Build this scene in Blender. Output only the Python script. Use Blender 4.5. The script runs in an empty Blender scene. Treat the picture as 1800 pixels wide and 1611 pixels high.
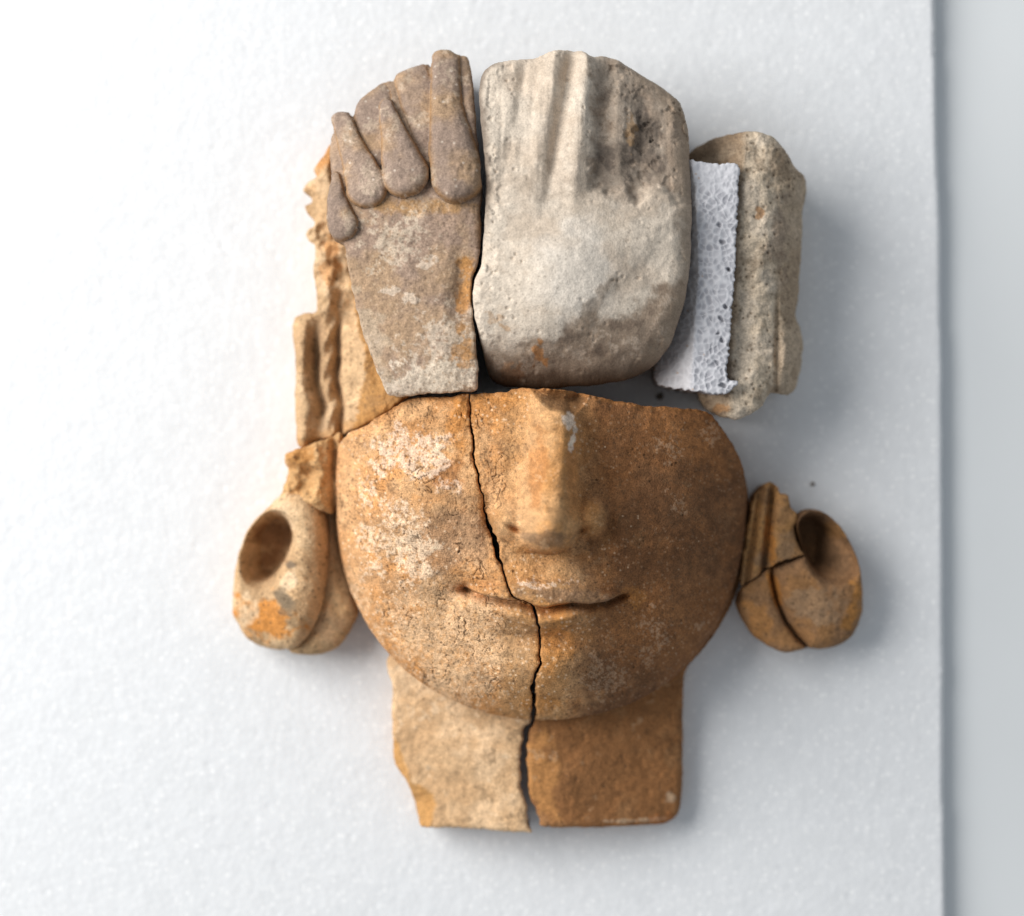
import bpy, math
import numpy as np

# ------------------------------------------------------------------ camera, light, exposure
S = 0.0002            # metres per design unit (one unit = 0.2 mm)
H = 3750.0            # camera height above the foam, design units
CX, CY = 900.0, 805.5
scene = bpy.context.scene
cam_d = bpy.data.cameras.new('camera'); cam = bpy.data.objects.new('camera', cam_d)
scene.collection.objects.link(cam); scene.camera = cam
cam.location = (0, 0, H*S)
cam_d.sensor_width = 36.0; cam_d.lens = 36.0*H/1800.0
cam_d.clip_start = 0.02; cam_d.clip_end = 20
cam_d.dof.use_dof = True
cam_d.dof.focus_distance = (H-285)*S
cam_d.dof.aperture_fstop = 3.7
cam_d.dof.aperture_blades = 0

world = bpy.data.worlds.new('World'); scene.world = world; world.use_nodes = True
bg = world.node_tree.nodes['Background']
bg.inputs[0].default_value = (0.86, 0.93, 1.0, 1); bg.inputs[1].default_value = 0.355

def area(name, loc, target, size, power, col):
    l = bpy.data.lights.new(name, 'AREA'); l.shape = 'RECTANGLE'; l.size = size[0]; l.size_y = size[1]
    l.energy = power; l.color = col
    o = bpy.data.objects.new(name, l); scene.collection.objects.link(o)
    o.location = loc
    import mathutils
    d = mathutils.Vector(target)-mathutils.Vector(loc)
    o.rotation_euler = d.to_track_quat('-Z', 'Y').to_euler()
    return o
_el, _az, _d = math.radians(36), math.radians(157), 1.35
area('window_light', (_d*math.cos(_el)*math.cos(_az), _d*math.cos(_el)*math.sin(_az), _d*math.sin(_el)),
     (0, 0, 0.03), (1.05, 1.05), 27.5, (1.0, 0.975, 0.94))

scene.view_settings.view_transform = 'Standard'; scene.view_settings.look = 'None'
scene.view_settings.exposure = 0.0; scene.view_settings.gamma = 1.0

# ------------------------------------------------------------------ numeric helpers
def ss(a, b, x):
    t = np.clip((x-a)/(b-a), 0, 1); return t*t*(3-2*t)
def mixc(c, col, m):
    m = np.clip(m, 0, 1)[:, None]; return c*(1-m)+np.array(col)[None, :]*m
def _h(ix, iy, iz, seed):
    h = (ix.astype(np.int64)*374761393+iy.astype(np.int64)*668265263+iz.astype(np.int64)*2147483647+seed*1274126177) & 0xffffffff
    h = ((h ^ (h >> 13))*1274126177) & 0xffffffff
    h = ((h ^ (h >> 16))*2246822519) & 0xffffffff
    return ((h ^ (h >> 15)) & 0xffffff).astype(np.float64)/float(0xffffff)
def n3(x, y, z, seed=0):
    ix, iy, iz = np.floor(x), np.floor(y), np.floor(z)
    fx, fy, fz = x-ix, y-iy, z-iz
    ux, uy, uz = fx*fx*(3-2*fx), fy*fy*(3-2*fy), fz*fz*(3-2*fz)
    r = 0
    for dz in (0, 1):
        for dy in (0, 1):
            for dx in (0, 1):
                w = (ux if dx else 1-ux)*(uy if dy else 1-uy)*(uz if dz else 1-uz)
                r = r+w*_h(ix+dx, iy+dy, iz+dz, seed)
    return r*2-1
def fbm(x, y, z, sc, octv=4, seed=0, gain=0.55):
    a, f, r, t = 1.0, 1.0/sc, 0, 0
    c, s = math.cos(0.6), math.sin(0.6)
    for i in range(octv):
        r = r+a*n3(x*f, y*f, z*f, seed+i*17); t += a
        x, y = c*x-s*y, s*x+c*y
        a *= gain; f *= 2.03
    return r/t*1.6
def worley(x, y, sc, seed=0, jit=0.9):
    x, y = x/sc, y/sc
    ix, iy = np.floor(x), np.floor(y)
    f1 = np.full(x.shape, 9.0); f2 = np.full(x.shape, 9.0); idn = np.zeros(x.shape)
    zz = np.zeros_like(x)
    for dy in (-1, 0, 1):
        for dx in (-1, 0, 1):
            cx, cy = ix+dx, iy+dy
            px = cx+0.5+jit*(_h(cx, cy, zz, seed)-0.5); py = cy+0.5+jit*(_h(cx, cy, zz, seed+7)-0.5)
            d = np.hypot(px-x, py-y)
            nid = _h(cx, cy, zz, seed+13)
            c = d < f1
            f2 = np.where(c, f1, np.minimum(f2, d)); idn = np.where(c, nid, idn); f1 = np.where(c, d, f1)
    return f1, f2, idn
def catmull(P, step=3.0, closed=True):
    P = np.asarray(P, float); n = len(P); out = []
    rng = range(n if closed else n-1)
    for i in rng:
        if closed: p0, p1, p2, p3 = P[(i-1) % n], P[i], P[(i+1) % n], P[(i+2) % n]
        else: p0, p1, p2, p3 = P[max(i-1, 0)], P[i], P[i+1], P[min(i+2, n-1)]
        L = math.hypot(p2[0]-p1[0], p2[1]-p1[1]); m = max(1, int(L/step))
        # centripetal-like: limit tangents to the segment's length
        t1 = (p2-p0)*0.5; t2 = (p3-p1)*0.5
        for t in (t1, t2):
            l = math.hypot(t[0], t[1])
            if l > L*1.0 and l > 0: t *= L*1.0/l
        for k in range(m):
            t = k/m
            out.append((2*t**3-3*t**2+1)*p1+(t**3-2*t**2+t)*t1+(-2*t**3+3*t**2)*p2+(t**3-t**2)*t2)
    if not closed: out.append(P[-1])
    return np.array(out)
def jag(P, amp, seed, sc=14.0, closed=True):
    """roughen a dense polyline along its normal; amp scalar or per point"""
    Q = P[:, :2]
    if closed: T = np.roll(Q, -1, 0)-np.roll(Q, 1, 0)
    else: T = np.gradient(Q, axis=0)
    L = np.maximum(np.hypot(T[:, 0], T[:, 1]), 1e-6); N = np.stack([-T[:, 1]/L, T[:, 0]/L], 1)
    z = np.zeros(len(Q))
    d = fbm(Q[:, 0], Q[:, 1], z, sc, 4, seed)*amp
    R = P.copy(); R[:, :2] = Q+N*np.asarray(d)[:, None] if np.ndim(d) else Q
    return R
def pline(x, y, P):
    """distance to an open polyline, parameter 0..1 along it, signed side"""
    P = np.asarray(P, float)[:, :2]
    seg = np.hypot(*(P[1:]-P[:-1]).T); cum = np.concatenate([[0], np.cumsum(seg)]); tot = cum[-1]
    best = np.full(x.shape, 1e9); bt = np.zeros(x.shape); bs = np.zeros(x.shape)
    for i in range(len(P)-1):
        ax, ay = P[i]; bx, by = P[i+1]; dx, dy = bx-ax, by-ay; l2 = dx*dx+dy*dy+1e-9
        t = np.clip(((x-ax)*dx+(y-ay)*dy)/l2, 0, 1)
        d = np.hypot(x-ax-t*dx, y-ay-t*dy); c = d < best
        best = np.where(c, d, best); bt = np.where(c, (cum[i]+t*seg[i])/tot, bt)
        bs = np.where(c, np.sign(dx*(y-ay)-dy*(x-ax)), bs)
    return best, bt, bs
def inside(x, y, P):
    P = np.asarray(P, float)[:, :2]; Q = np.roll(P, -1, 0)
    r = np.zeros(x.shape, bool)
    for (ax, ay), (bx, by) in zip(P, Q):
        if ay == by: continue
        c = ((ay > y) != (by > y)) & (x < (bx-ax)*(y-ay)/(by-ay)+ax)
        r ^= c
    return r
def psdf(x, y, P):
    """signed distance to a small closed polygon, positive inside"""
    P = np.asarray(P, float)[:, :2]
    d, _, _ = pline(x, y, np.vstack([P, P[:1]]))
    return np.where(inside(x, y, P), d, -d)
def blob(x, y, cx, cy, rx, ry, rot=0, na=0.5, sc=26, seed=1, soft=0.25):
    c, s = math.cos(math.radians(rot)), math.sin(math.radians(rot))
    a = (c*(x-cx)+s*(y-cy))/rx; b = (-s*(x-cx)+c*(y-cy))/ry
    r = np.hypot(a, b)
    n = fbm(x, y, np.zeros_like(x), sc, 4, seed)
    return ss(-soft, soft, 1-r+n*na)

def powder(x, y, m, seed, sc=6.0, hard=0.45):
    """fine dusty speckle whose density follows the soft mask m"""
    n = fbm(x, y, np.zeros_like(x), sc, 3, seed, 0.7)
    return ss(-hard, hard, n+1.7*m-1.05)*np.clip(m*2.2, 0, 1)
# ------------------------------------------------------------------ materials
def nodes_of(name):
    m = bpy.data.materials.new(name); m.use_nodes = True
    nt = m.node_tree; return m, nt, nt.nodes['Principled BSDF']
def fired_clay(name, grain=0.35, bump=0.35, rough=0.88, gscale=1500.0):
    m, nt, b = nodes_of(name); N, L = nt.nodes, nt.links
    at = N.new('ShaderNodeAttribute'); at.attribute_name = 'Col'
    tc = N.new('ShaderNodeTexCoord')
    n1 = N.new('ShaderNodeTexNoise'); n1.inputs['Scale'].default_value = gscale; n1.inputs['Detail'].default_value = 3; n1.inputs['Roughness'].default_value = 0.6
    n2 = N.new('ShaderNodeTexNoise'); n2.inputs['Scale'].default_value = gscale*0.28; n2.inputs['Detail'].default_value = 4; n2.inputs['Roughness'].default_value = 0.7
    L.new(tc.outputs['Object'], n1.inputs['Vector']); L.new(tc.outputs['Object'], n2.inputs['Vector'])
    mr = N.new('ShaderNodeMapRange'); mr.inputs[1].default_value = 0.3; mr.inputs[2].default_value = 0.7
    mr.inputs[3].default_value = 1-grain; mr.inputs[4].default_value = 1+grain
    L.new(n1.outputs['Fac'], mr.inputs[0])
    mr2 = N.new('ShaderNodeMapRange'); mr2.inputs[1].default_value = 0.3; mr2.inputs[2].default_value = 0.7
    mr2.inputs[3].default_value = 1-grain*0.5; mr2.inputs[4].default_value = 1+grain*0.5
    L.new(n2.outputs['Fac'], mr2.inputs[0])
    mm = N.new('ShaderNodeMath'); mm.operation = 'MULTIPLY'; L.new(mr.outputs[0], mm.inputs[0]); L.new(mr2.outputs[0], mm.inputs[1])
    vm = N.new('ShaderNodeVectorMath'); vm.operation = 'SCALE'
    L.new(at.outputs['Color'], vm.inputs[0]); L.new(mm.outputs[0], vm.inputs['Scale'])
    L.new(vm.outputs[0], b.inputs['Base Color'])
    b.inputs['Roughness'].default_value = rough; b.inputs['Specular IOR Level'].default_value = 0.25
    ad = N.new('ShaderNodeMath'); ad.operation = 'ADD'; L.new(n1.outputs['Fac'], ad.inputs[0]); L.new(n2.outputs['Fac'], ad.inputs[1])
    bp = N.new('ShaderNodeBump'); bp.inputs['Strength'].default_value = bump; bp.inputs['Distance'].default_value = 0.0006
    L.new(ad.outputs[0], bp.inputs['Height']); L.new(bp.outputs[0], b.inputs['Normal'])
    return m
def foam_mat(name, col, rough=0.45, bump=0.6, cell=420.0, vary=0.05, attr=False, sss=0.0):
    m, nt, b = nodes_of(name); N, L = nt.nodes, nt.links
    tc = N.new('ShaderNodeTexCoord')
    v = N.new('ShaderNodeTexVoronoi'); v.inputs['Scale'].default_value = cell; v.inputs['Randomness'].default_value = 1
    L.new(tc.outputs['Object'], v.inputs['Vector'])
    n = N.new('ShaderNodeTexNoise'); n.inputs['Scale'].default_value = cell*0.35; n.inputs['Detail'].default_value = 5
    L.new(tc.outputs['Object'], n.inputs['Vector'])
    mr = N.new('ShaderNodeMapRange'); mr.inputs[1].default_value = 0.3; mr.inputs[2].default_value = 0.7
    mr.inputs[3].default_value = 1-vary; mr.inputs[4].default_value = 1+vary
    L.new(n.outputs['Fac'], mr.inputs[0])
    vm = N.new('ShaderNodeVectorMath'); vm.operation = 'SCALE'
    if attr:
        at = N.new('ShaderNodeAttribute'); at.attribute_name = 'Col'; L.new(at.outputs['Color'], vm.inputs[0])
    else: vm.inputs[0].default_value = col
    L.new(mr.outputs[0], vm.inputs['Scale']); L.new(vm.outputs[0], b.inputs['Base Color'])
    b.inputs['Roughness'].default_value = rough; b.inputs['Specular IOR Level'].default_value = 0.5
    if sss:
        b.inputs['Subsurface Weight'].default_value = sss
        b.inputs['Subsurface Radius'].default_value = (1, 1, 1); b.inputs['Subsurface Scale'].default_value = 0.002
    ad = N.new('ShaderNodeMath'); ad.operation = 'MULTIPLY_ADD'; ad.inputs[1].default_value = 0.8
    L.new(v.outputs['Distance'], ad.inputs[0]); L.new(n.outputs['Fac'], ad.inputs[2])
    bp = N.new('ShaderNodeBump'); bp.inputs['Strength'].default_value = bump; bp.inputs['Distance'].default_value = 0.0012
    L.new(ad.outputs[0], bp.inputs['Height']); L.new(bp.outputs[0], b.inputs['Normal'])
    return m
def painted_glints(m):
    """glints of cells catching light, painted as scattered paler spots in the foam skin"""
    nt = m.node_tree; N, L = nt.nodes, nt.links; b = N['Principled BSDF']
    old = b.inputs['Base Color'].links[0].from_socket
    tc = N.new('ShaderNodeTexCoord'); v = N.new('ShaderNodeTexVoronoi'); v.inputs['Scale'].default_value = 560.0
    L.new(tc.outputs['Object'], v.inputs['Vector'])
    a = N.new('ShaderNodeMapRange'); a.inputs[1].default_value = 0.50; a.inputs[2].default_value = 0.22; L.new(v.outputs['Distance'], a.inputs[0])
    sx = N.new('ShaderNodeSeparateColor'); L.new(v.outputs['Color'], sx.inputs[0])
    g = N.new('ShaderNodeMapRange'); g.inputs[1].default_value = 0.55; g.inputs[2].default_value = 1.05; L.new(sx.outputs[0], g.inputs[0])
    mu = N.new('ShaderNodeMath'); mu.operation = 'MULTIPLY'; L.new(a.outputs[0], mu.inputs[0]); L.new(g.outputs[0], mu.inputs[1])
    mx = N.new('ShaderNodeMix'); mx.data_type = 'RGBA'; L.new(mu.outputs[0], mx.inputs[0]); L.new(old, mx.inputs[6]); mx.inputs[7].default_value = (0.96, 0.965, 0.97, 1)
    L.new(mx.outputs[2], b.inputs['Base Color'])
M_TERRA = fired_clay('terracotta', 0.34, 0.75, gscale=1900.0)
M_GREY = fired_clay('soiled_terracotta', 0.24, 0.36)
M_PALE = fired_clay('chalky_terracotta', 0.16, 0.34)
M_BACK = fired_clay('gritty_terracotta', 0.28, 0.45)
M_FOAM = foam_mat('polyethylene_foam', (0.80, 0.815, 0.835), 0.34, 0.10, 430.0, 0.025)
painted_glints(M_FOAM)  # bright sparkles of the foam skin painted into its colour
M_SPACER = foam_mat('cellular_foam', (0.8, 0.8, 0.82), 0.75, 0.05, 900.0, 0.03, attr=True, sss=0.0)
M_TABLE = foam_mat('painted_table', (0.75, 0.775, 0.79), 0.5, 0.03, 60.0, 0.01)

# ------------------------------------------------------------------ object helpers
def link(o, parent=None):
    scene.collection.objects.link(o)
    if parent is not None: o.parent = parent
    return o
def thing(name, label, cat, group=None):
    o = bpy.data.objects.new(name, None); o.empty_display_size = 0.01; link(o)
    o['label'] = label; o['category'] = cat
    if group: o['group'] = group
    return o
def raw_mesh(name, V, F, mat, col=None, parent=None, normals=None, smooth=True):
    me = bpy.data.meshes.new(name)
    V = np.asarray(V, np.float32); F = np.asarray(F, np.int32)
    k = F.shape[1]
    me.vertices.add(len(V)); me.vertices.foreach_set('co', V.ravel())
    me.loops.add(F.size); me.loops.foreach_set('vertex_index', F.ravel())
    me.polygons.add(len(F)); me.polygons.foreach_set('loop_start', np.arange(0, F.size, k, dtype=np.int32))
    me.update(calc_edges=True); me.validate()
    if smooth: me.polygons.foreach_set('use_smooth', np.ones(len(me.polygons), bool))
    if col is not None:
        if mat.name == 'terracotta':
            lum = col.mean(1, keepdims=True); col = col*np.array([[1.06, 0.93, 0.78]])*(np.clip(lum, 0.03, 1)/0.36)**0.24
        if mat.name == 'soiled_terracotta': col = col*np.array([[0.93, 0.865, 0.79]])
        if mat.name == 'chalky_terracotta': col = col*np.array([[1.0, 0.965, 0.92]])
        a = me.color_attributes.new('Col', 'FLOAT_COLOR', 'POINT')
        c = np.ones((len(V), 4), np.float32); c[:, :3] = np.clip(col, 0.004, 0.9); a.data.foreach_set('color', c.ravel())
    if normals is not None: me.normals_split_custom_set_from_vertices([tuple(n) for n in normals])
    me.materials.append(mat)
    o = bpy.data.objects.new(name, me); link(o, parent)
    return o

class Space:
    """drawing plane at height zr; coordinates are photograph pixels at that height"""
    def __init__(s, zr): s.zr = zr; s.k = (H-zr)/H
    def at(s, P):                       # points (x, y[, z]) measured on the photograph -> plane coordinates
        out = []
        for p in P:
            f = (H-(p[2] if len(p) > 2 else s.zr))/(H-s.zr)
            out.append((CX+(p[0]-CX)*f, CY+(p[1]-CY)*f))
        return np.array(out)
    def world(s, x, y, z): return np.stack([(x-CX)*S*s.k, -(y-CY)*S*s.k, z*S], 1)

def sheet(sp, poly, zf, cf, mat, name, parent, step=2.0, zbot=0.0, inset=10.0, rows=10, wall_rough=3.0, parts=(), seed=0, wprof=None):
    """a solid block: carved top z=zf(x,y,d) over an outline, side walls down to zbot, flat underside"""
    poly = np.asarray(poly)[:, :2]
    x0, y0 = poly.min(0)-2*step; x1, y1 = poly.max(0)+2*step
    nx, ny = int((x1-x0)/step)+2, int((y1-y0)/step)+2
    gx = x0+np.arange(nx)*step; gy = y0+np.arange(ny)*step
    # even-odd test per row
    A, B = poly, np.roll(poly, -1, 0)
    ins = np.zeros((ny-1, nx-1), bool); mx = gx[:-1]+step/2
    for j in range(ny-1):
        yy = gy[j]+step/2
        c = (A[:, 1] > yy) != (B[:, 1] > yy)
        if not c.any(): continue
        a, b = A[c], B[c]; xs = np.sort(a[:, 0]+(b[:, 0]-a[:, 0])*(yy-a[:, 1])/(b[:, 1]-a[:, 1]))
        ins[j] = (np.searchsorted(xs, mx) % 2) == 1
    # nearest outline point by jump flooding
    dn = []
    for a, b in zip(A, B):
        m = max(1, int(math.hypot(*(b-a))/(step*0.4)))
        dn.append(a+(b-a)*(np.arange(m)/m)[:, None])
    dn = np.concatenate(dn)
    nb = np.full((ny, nx, 2), 1e7)
    nb[np.round((dn[:, 1]-y0)/step).astype(int), np.round((dn[:, 0]-x0)/step).astype(int)] = dn
    X, Y = np.meshgrid(gx, gy)
    best = np.hypot(nb[..., 0]-X, nb[..., 1]-Y)
    k = 1
    while k < max(nx, ny): k *= 2
    ks = []
    while k >= 1: ks.append(k); k //= 2
    for k in ks+[2, 1]:
        for dy in (-k, 0, k):
            for dx in (-k, 0, k):
                if dx == 0 and dy == 0: continue
                ys, yd = slice(max(0, dy), ny+min(0, dy)), slice(max(0, -dy), ny+min(0, -dy))
                xs, xd = slice(max(0, dx), nx+min(0, dx)), slice(max(0, -dx), nx+min(0, -dx))
                if ys.stop <= ys.start or xs.stop <= xs.start: continue
                c = nb[ys, xs]; d = np.hypot(c[..., 0]-X[yd, xd], c[..., 1]-Y[yd, xd])
                m = d < best[yd, xd]
                best[yd, xd] = np.where(m, d, best[yd, xd]); nb[yd, xd] = np.where(m[..., None], c, nb[yd, xd])
    j, i = np.nonzero(ins)
    quad = np.stack([j*nx+i, (j+1)*nx+i, (j+1)*nx+i+1, j*nx+i+1], 1)      # counter-clockwise seen from above (y flips)
    used = np.unique(quad); remap = -np.ones(nx*ny, int); remap[used] = np.arange(len(used)); quad = remap[quad]
    vx, vy, d = X.ravel()[used].copy(), Y.ravel()[used].copy(), best.ravel()[used].copy()
    nbx, nby = nb[..., 0].ravel()[used], nb[..., 1].ravel()[used]
    e = np.concatenate([quad[:, [0, 1]], quad[:, [1, 2]], quad[:, [2, 3]], quad[:, [3, 0]]])
    key = e[:, 0].astype(np.int64)*len(used)+e[:, 1]; rkey = e[:, 1].astype(np.int64)*len(used)+e[:, 0]
    be = e[~np.isin(key, rkey)]
    bv = np.unique(be)
    vx[bv], vy[bv] = nbx[bv], nby[bv]; d[bv] = 0
    z = zf(vx, vy, d)
    # outward direction at the rim
    nxm, nym = np.zeros(len(used)), np.zeros(len(used))
    ex, ey = vx[be[:, 1]]-vx[be[:, 0]], vy[be[:, 1]]-vy[be[:, 0]]
    for c in (0, 1): np.add.at(nxm, be[:, c], -ey); np.add.at(nym, be[:, c], ex)
    l = np.maximum(np.hypot(nxm, nym), 1e-6); nxm, nym = nxm/l, nym/l
    nV = len(used); nB = len(bv); bmap = -np.ones(nV, int); bmap[bv] = np.arange(nB)
    # outline normal sign: make it point outward
    cx_, cy_ = vx[bv]+nxm[bv]*step*1.5, vy[bv]+nym[bv]*step*1.5
    ii = np.clip(((cx_-x0)/step).astype(int), 0, nx-2); jj = np.clip(((cy_-y0)/step).astype(int), 0, ny-2)
    if ins[jj, ii].mean() > 0.5: nxm, nym = -nxm, -nym
    WX, WY, WZ, WW = [], [], [], []
    zt = z[bv]
    for r in range(1, rows+1):
        f = r/rows; f2 = f**1.5
        off = -inset*(f if wprof is None else wprof(f))
        zz = zt+(zbot-zt)*f2
        rough = fbm(vx[bv], vy[bv], zz, 22, 3, seed+91)*wall_rough*min(1, f*4)
        WX.append(vx[bv]+nxm[bv]*(off+np.minimum(rough, 0.3*wall_rough))); WY.append(vy[bv]+nym[bv]*(off+np.minimum(rough, 0.3*wall_rough)))
        WZ.append(zz); WW.append(np.full(nB, f))
    ax = np.concatenate([vx]+WX); ay = np.concatenate([vy]+WY); az = np.concatenate([z]+WZ)
    ad = np.concatenate([d]+[np.zeros(nB)]*rows); aw = np.concatenate([np.zeros(nV)]+WW)
    col = cf(ax, ay, az, ad, aw)
    V = sp.world(ax, ay, az)
    faces = [quad]
    prev = np.arange(nV)
    b0, b1 = be[:, 0], be[:, 1]
    for r in range(rows):
        lo = nV+r*nB
        t0, t1 = (b0, b1) if r == 0 else (nV+(r-1)*nB+bmap[b0], nV+(r-1)*nB+bmap[b1])
        faces.append(np.stack([t1, t0, lo+bmap[b0], lo+bmap[b1]], 1))
    allF = np.concatenate(faces)
    # vertex normals of the whole block
    p = V[allF]; fn = np.cross(p[:, 2]-p[:, 0], p[:, 3]-p[:, 1]); vn = np.zeros_like(V)
    for c in range(4): np.add.at(vn, allF[:, c], fn)
    vn /= np.maximum(np.linalg.norm(vn, axis=1, keepdims=True), 1e-12)
    owner = np.zeros(len(allF), int)
    ccx, ccy = vx[quad].mean(1), vy[quad].mean(1)
    for q, (pn, pf) in enumerate(parts): owner[:len(quad)][pf(ccx, ccy) & (owner[:len(quad)] == 0)] = q+1
    objs = []
    for q, pn in enumerate([name]+[p_[0] for p_ in parts]):
        F = allF[owner == q]
        if not len(F): continue
        u = np.unique(F); rm = -np.ones(len(V), int); rm[u] = np.arange(len(u))
        objs.append(raw_mesh(pn, V[u], rm[F], mat, col[u], parent, vn[u] if parts else None))
    return objs

def rim(d, R, q=1.0):
    """height lost near a rounded rim of radius R"""
    t = np.clip(R-d, 0, R); return (R-np.sqrt(np.maximum(R*R-t*t, 0)))*q

# ------------------------------------------------------------------ table and foam sheet (the setting)
T = -38.0
def grid(x0, x1, y0, y1, st):
    nx, ny = int((x1-x0)/st)+1, int((y1-y0)/st)+1
    X, Y = np.meshgrid(np.linspace(x0, x1, nx), np.linspace(y0, y1, ny))
    id_ = np.arange(nx*ny).reshape(ny, nx)
    F = np.stack([id_[:-1, :-1], id_[1:, :-1], id_[1:, 1:], id_[:-1, 1:]], -1).reshape(-1, 4)
    return X.ravel(), Y.ravel(), F
sp0 = Space(0)
x, y, F = grid(-5200, 7000, -5200, 6800, 400)
tb = raw_mesh('table', sp0.world(x, y, np.full(x.shape, T)), F, M_TABLE); tb['kind'] = 'structure'

fo = np.array([(-60, -420), (1653, -420), (1645, -60), (1648, 200), (1656, 420), (1658, 760), (1660, 1100), (1662, 1400), (1664, 1700), (1660, 2040), (-60, 2040)], float)
fo = jag(np.concatenate([fo[i]+(fo[(i+1) % len(fo)]-fo[i])*np.linspace(0, 1, max(2, int(np.hypot(*(fo[(i+1) % len(fo)]-fo[i]))/6)), endpoint=False)[:, None] for i in range(len(fo))]), 1.4, 5, 60)
def foam_z(x, y, d):
    z = np.zeros_like(x)
    f1, f2, idn = worley(x+6*fbm(x, y, z, 30, 2, 3), y, 13, 21)
    g1, g2, idg = worley(x, y, 34, 22)
    r = (np.clip(f2-f1, 0, 0.5))*0.8*(0.1+idn)*ss(0.4, 0.95, idn)-0.4
    r += fbm(x, y, z, 110, 2, 8)*0.5+0.15*fbm(x, y, z, 14, 2, 9) - np.where(idg > 0.93, ss(0.22, 0.05, g1)*1.2, 0)
    return np.minimum(r, 0.4)-1.0-rim(d, 9)
def foam_c(x, y, z, d, w): return np.tile(np.array([[0.8, 0.8, 0.82]]), (len(x), 1))
fs = sheet(sp0, fo, foam_z, foam_c, M_FOAM, 'foam_sheet', None, step=5.0, zbot=T+0.5, inset=2, rows=6, wall_rough=2)[0]
fs['kind'] = 'structure'

# ------------------------------------------------------------------ palette (linear albedo)
BUFF = (0.56, 0.315, 0.148); SAND = (0.64, 0.435, 0.26); CREAM = (0.70, 0.59, 0.45); CRUST = (0.76, 0.68, 0.63)
ORANGE = (0.56, 0.265, 0.075); RUST = (0.40, 0.17, 0.055); BROWN = (0.255, 0.122, 0.055); UMBER = (0.115, 0.063, 0.037)
GREYB = (0.33, 0.255, 0.195); MAUVE = (0.30, 0.235, 0.20); SOOT = (0.115, 0.095, 0.08); CHALK = (0.72, 0.66, 0.58)

# ------------------------------------------------------------------ the face: two fragments that meet at one crack
FS = Space(285)
def FS_at(P): return FS.at([(a, b, z-50*min(1, max(0, (240-z)/60))) for a, b, z in P])
crack_pts = [(825, 690, 2), (827, 735, 3), (832, 790, 3), (840, 840, 2.6), (850, 885, 3), (856, 915, 6), (868, 950, 10), (876, 978, 6), (886, 1010, 3), (897, 1038, 3),
             (905, 1049, 2.5), (922, 1054, 2.5), (936, 1062, 3), (942, 1080, 5), (947, 1110, 3), (950, 1140, 3), (950, 1165, 3), (942, 1192, 5), (938, 1220, 9), (939, 1245, 9), (936, 1275, 9)]
cp = np.array(crack_pts); cxy = FS.at([(a, b, 300 if b < 1180 else 300-(b-1180)*1.2) for a, b, _ in crack_pts])
ck = catmull(np.column_stack([cxy, cp[:, 2]]), 2.5, closed=False)
ckj = jag(ck, 3.0, 31, 16, closed=False)
Tn = np.gradient(ckj[:, :2], axis=0); Ln = np.hypot(Tn[:, 0], Tn[:, 1]); Nn = np.stack([-Tn[:, 1]/Ln, Tn[:, 0]/Ln], 1)   # points to the left of travel
wv = ckj[:, 2]*(1+0.35*fbm(ckj[:, 0], ckj[:, 1], 0*ckj[:, 0], 12, 2, 77))
side = 1 if Nn[5, 0] < 0 else -1
ckL = ckj[:, :2]+Nn*side*wv[:, None]*0.5; ckR = ckj[:, :2]-Nn*side*wv[:, None]*0.5
outL = FS_at([(936, 1268, 190), (900, 1263, 190), (850, 1251, 185), (790, 1226, 180), (730, 1190, 175), (680, 1143, 165), (640, 1088, 155), (615, 1035, 150), (600, 980, 145), (592, 920, 140),
              (590, 870, 140), (592, 820, 145), (600, 782, 150), (618, 764, 165), (645, 748, 185), (680, 728, 210), (712, 705, 230), (760, 698, 255), (800, 696, 270), (824, 693, 275)])
outR = FS_at([(827, 693, 275), (860, 692, 280), (895, 689, 300), (908, 685, 310), (940, 684, 320), (980, 686, 320), (1020, 689, 310), (1040, 694, 285), (1080, 703, 270), (1130, 713, 255), (1180, 716, 240),
              (1222, 719, 225), (1250, 733, 205), (1262, 748, 195), (1284, 780, 175), (1300, 812, 160), (1312, 850, 150), (1319, 890, 145), (1319, 940, 140), (1308, 1000, 140),
              (1296, 1045, 145), (1274, 1092, 150), (1240, 1143, 160), (1198, 1186, 170), (1140, 1224, 178), (1070, 1250, 185), (1000, 1264, 190), (937, 1268, 190)])
def amp_by(P, f): return np.array([f(a, b) for a, b in P[:, :2]])
oL = catmull(outL, 2.5, False); oL = jag(oL, amp_by(oL, lambda a, b: 3.0 if b < 770 and a > 600 else 0.7), 41, 16, False)
oR = catmull(outR, 2.5, False); oR = jag(oR, amp_by(oR, lambda a, b: 3.0 if b < 790 else 0.7), 42, 18, False)
polyL = np.vstack([oL[2:-2], ckL[1:-1]]); polyR = np.vstack([oR[2:-2], ckR[1:-1][::-1]])

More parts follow.
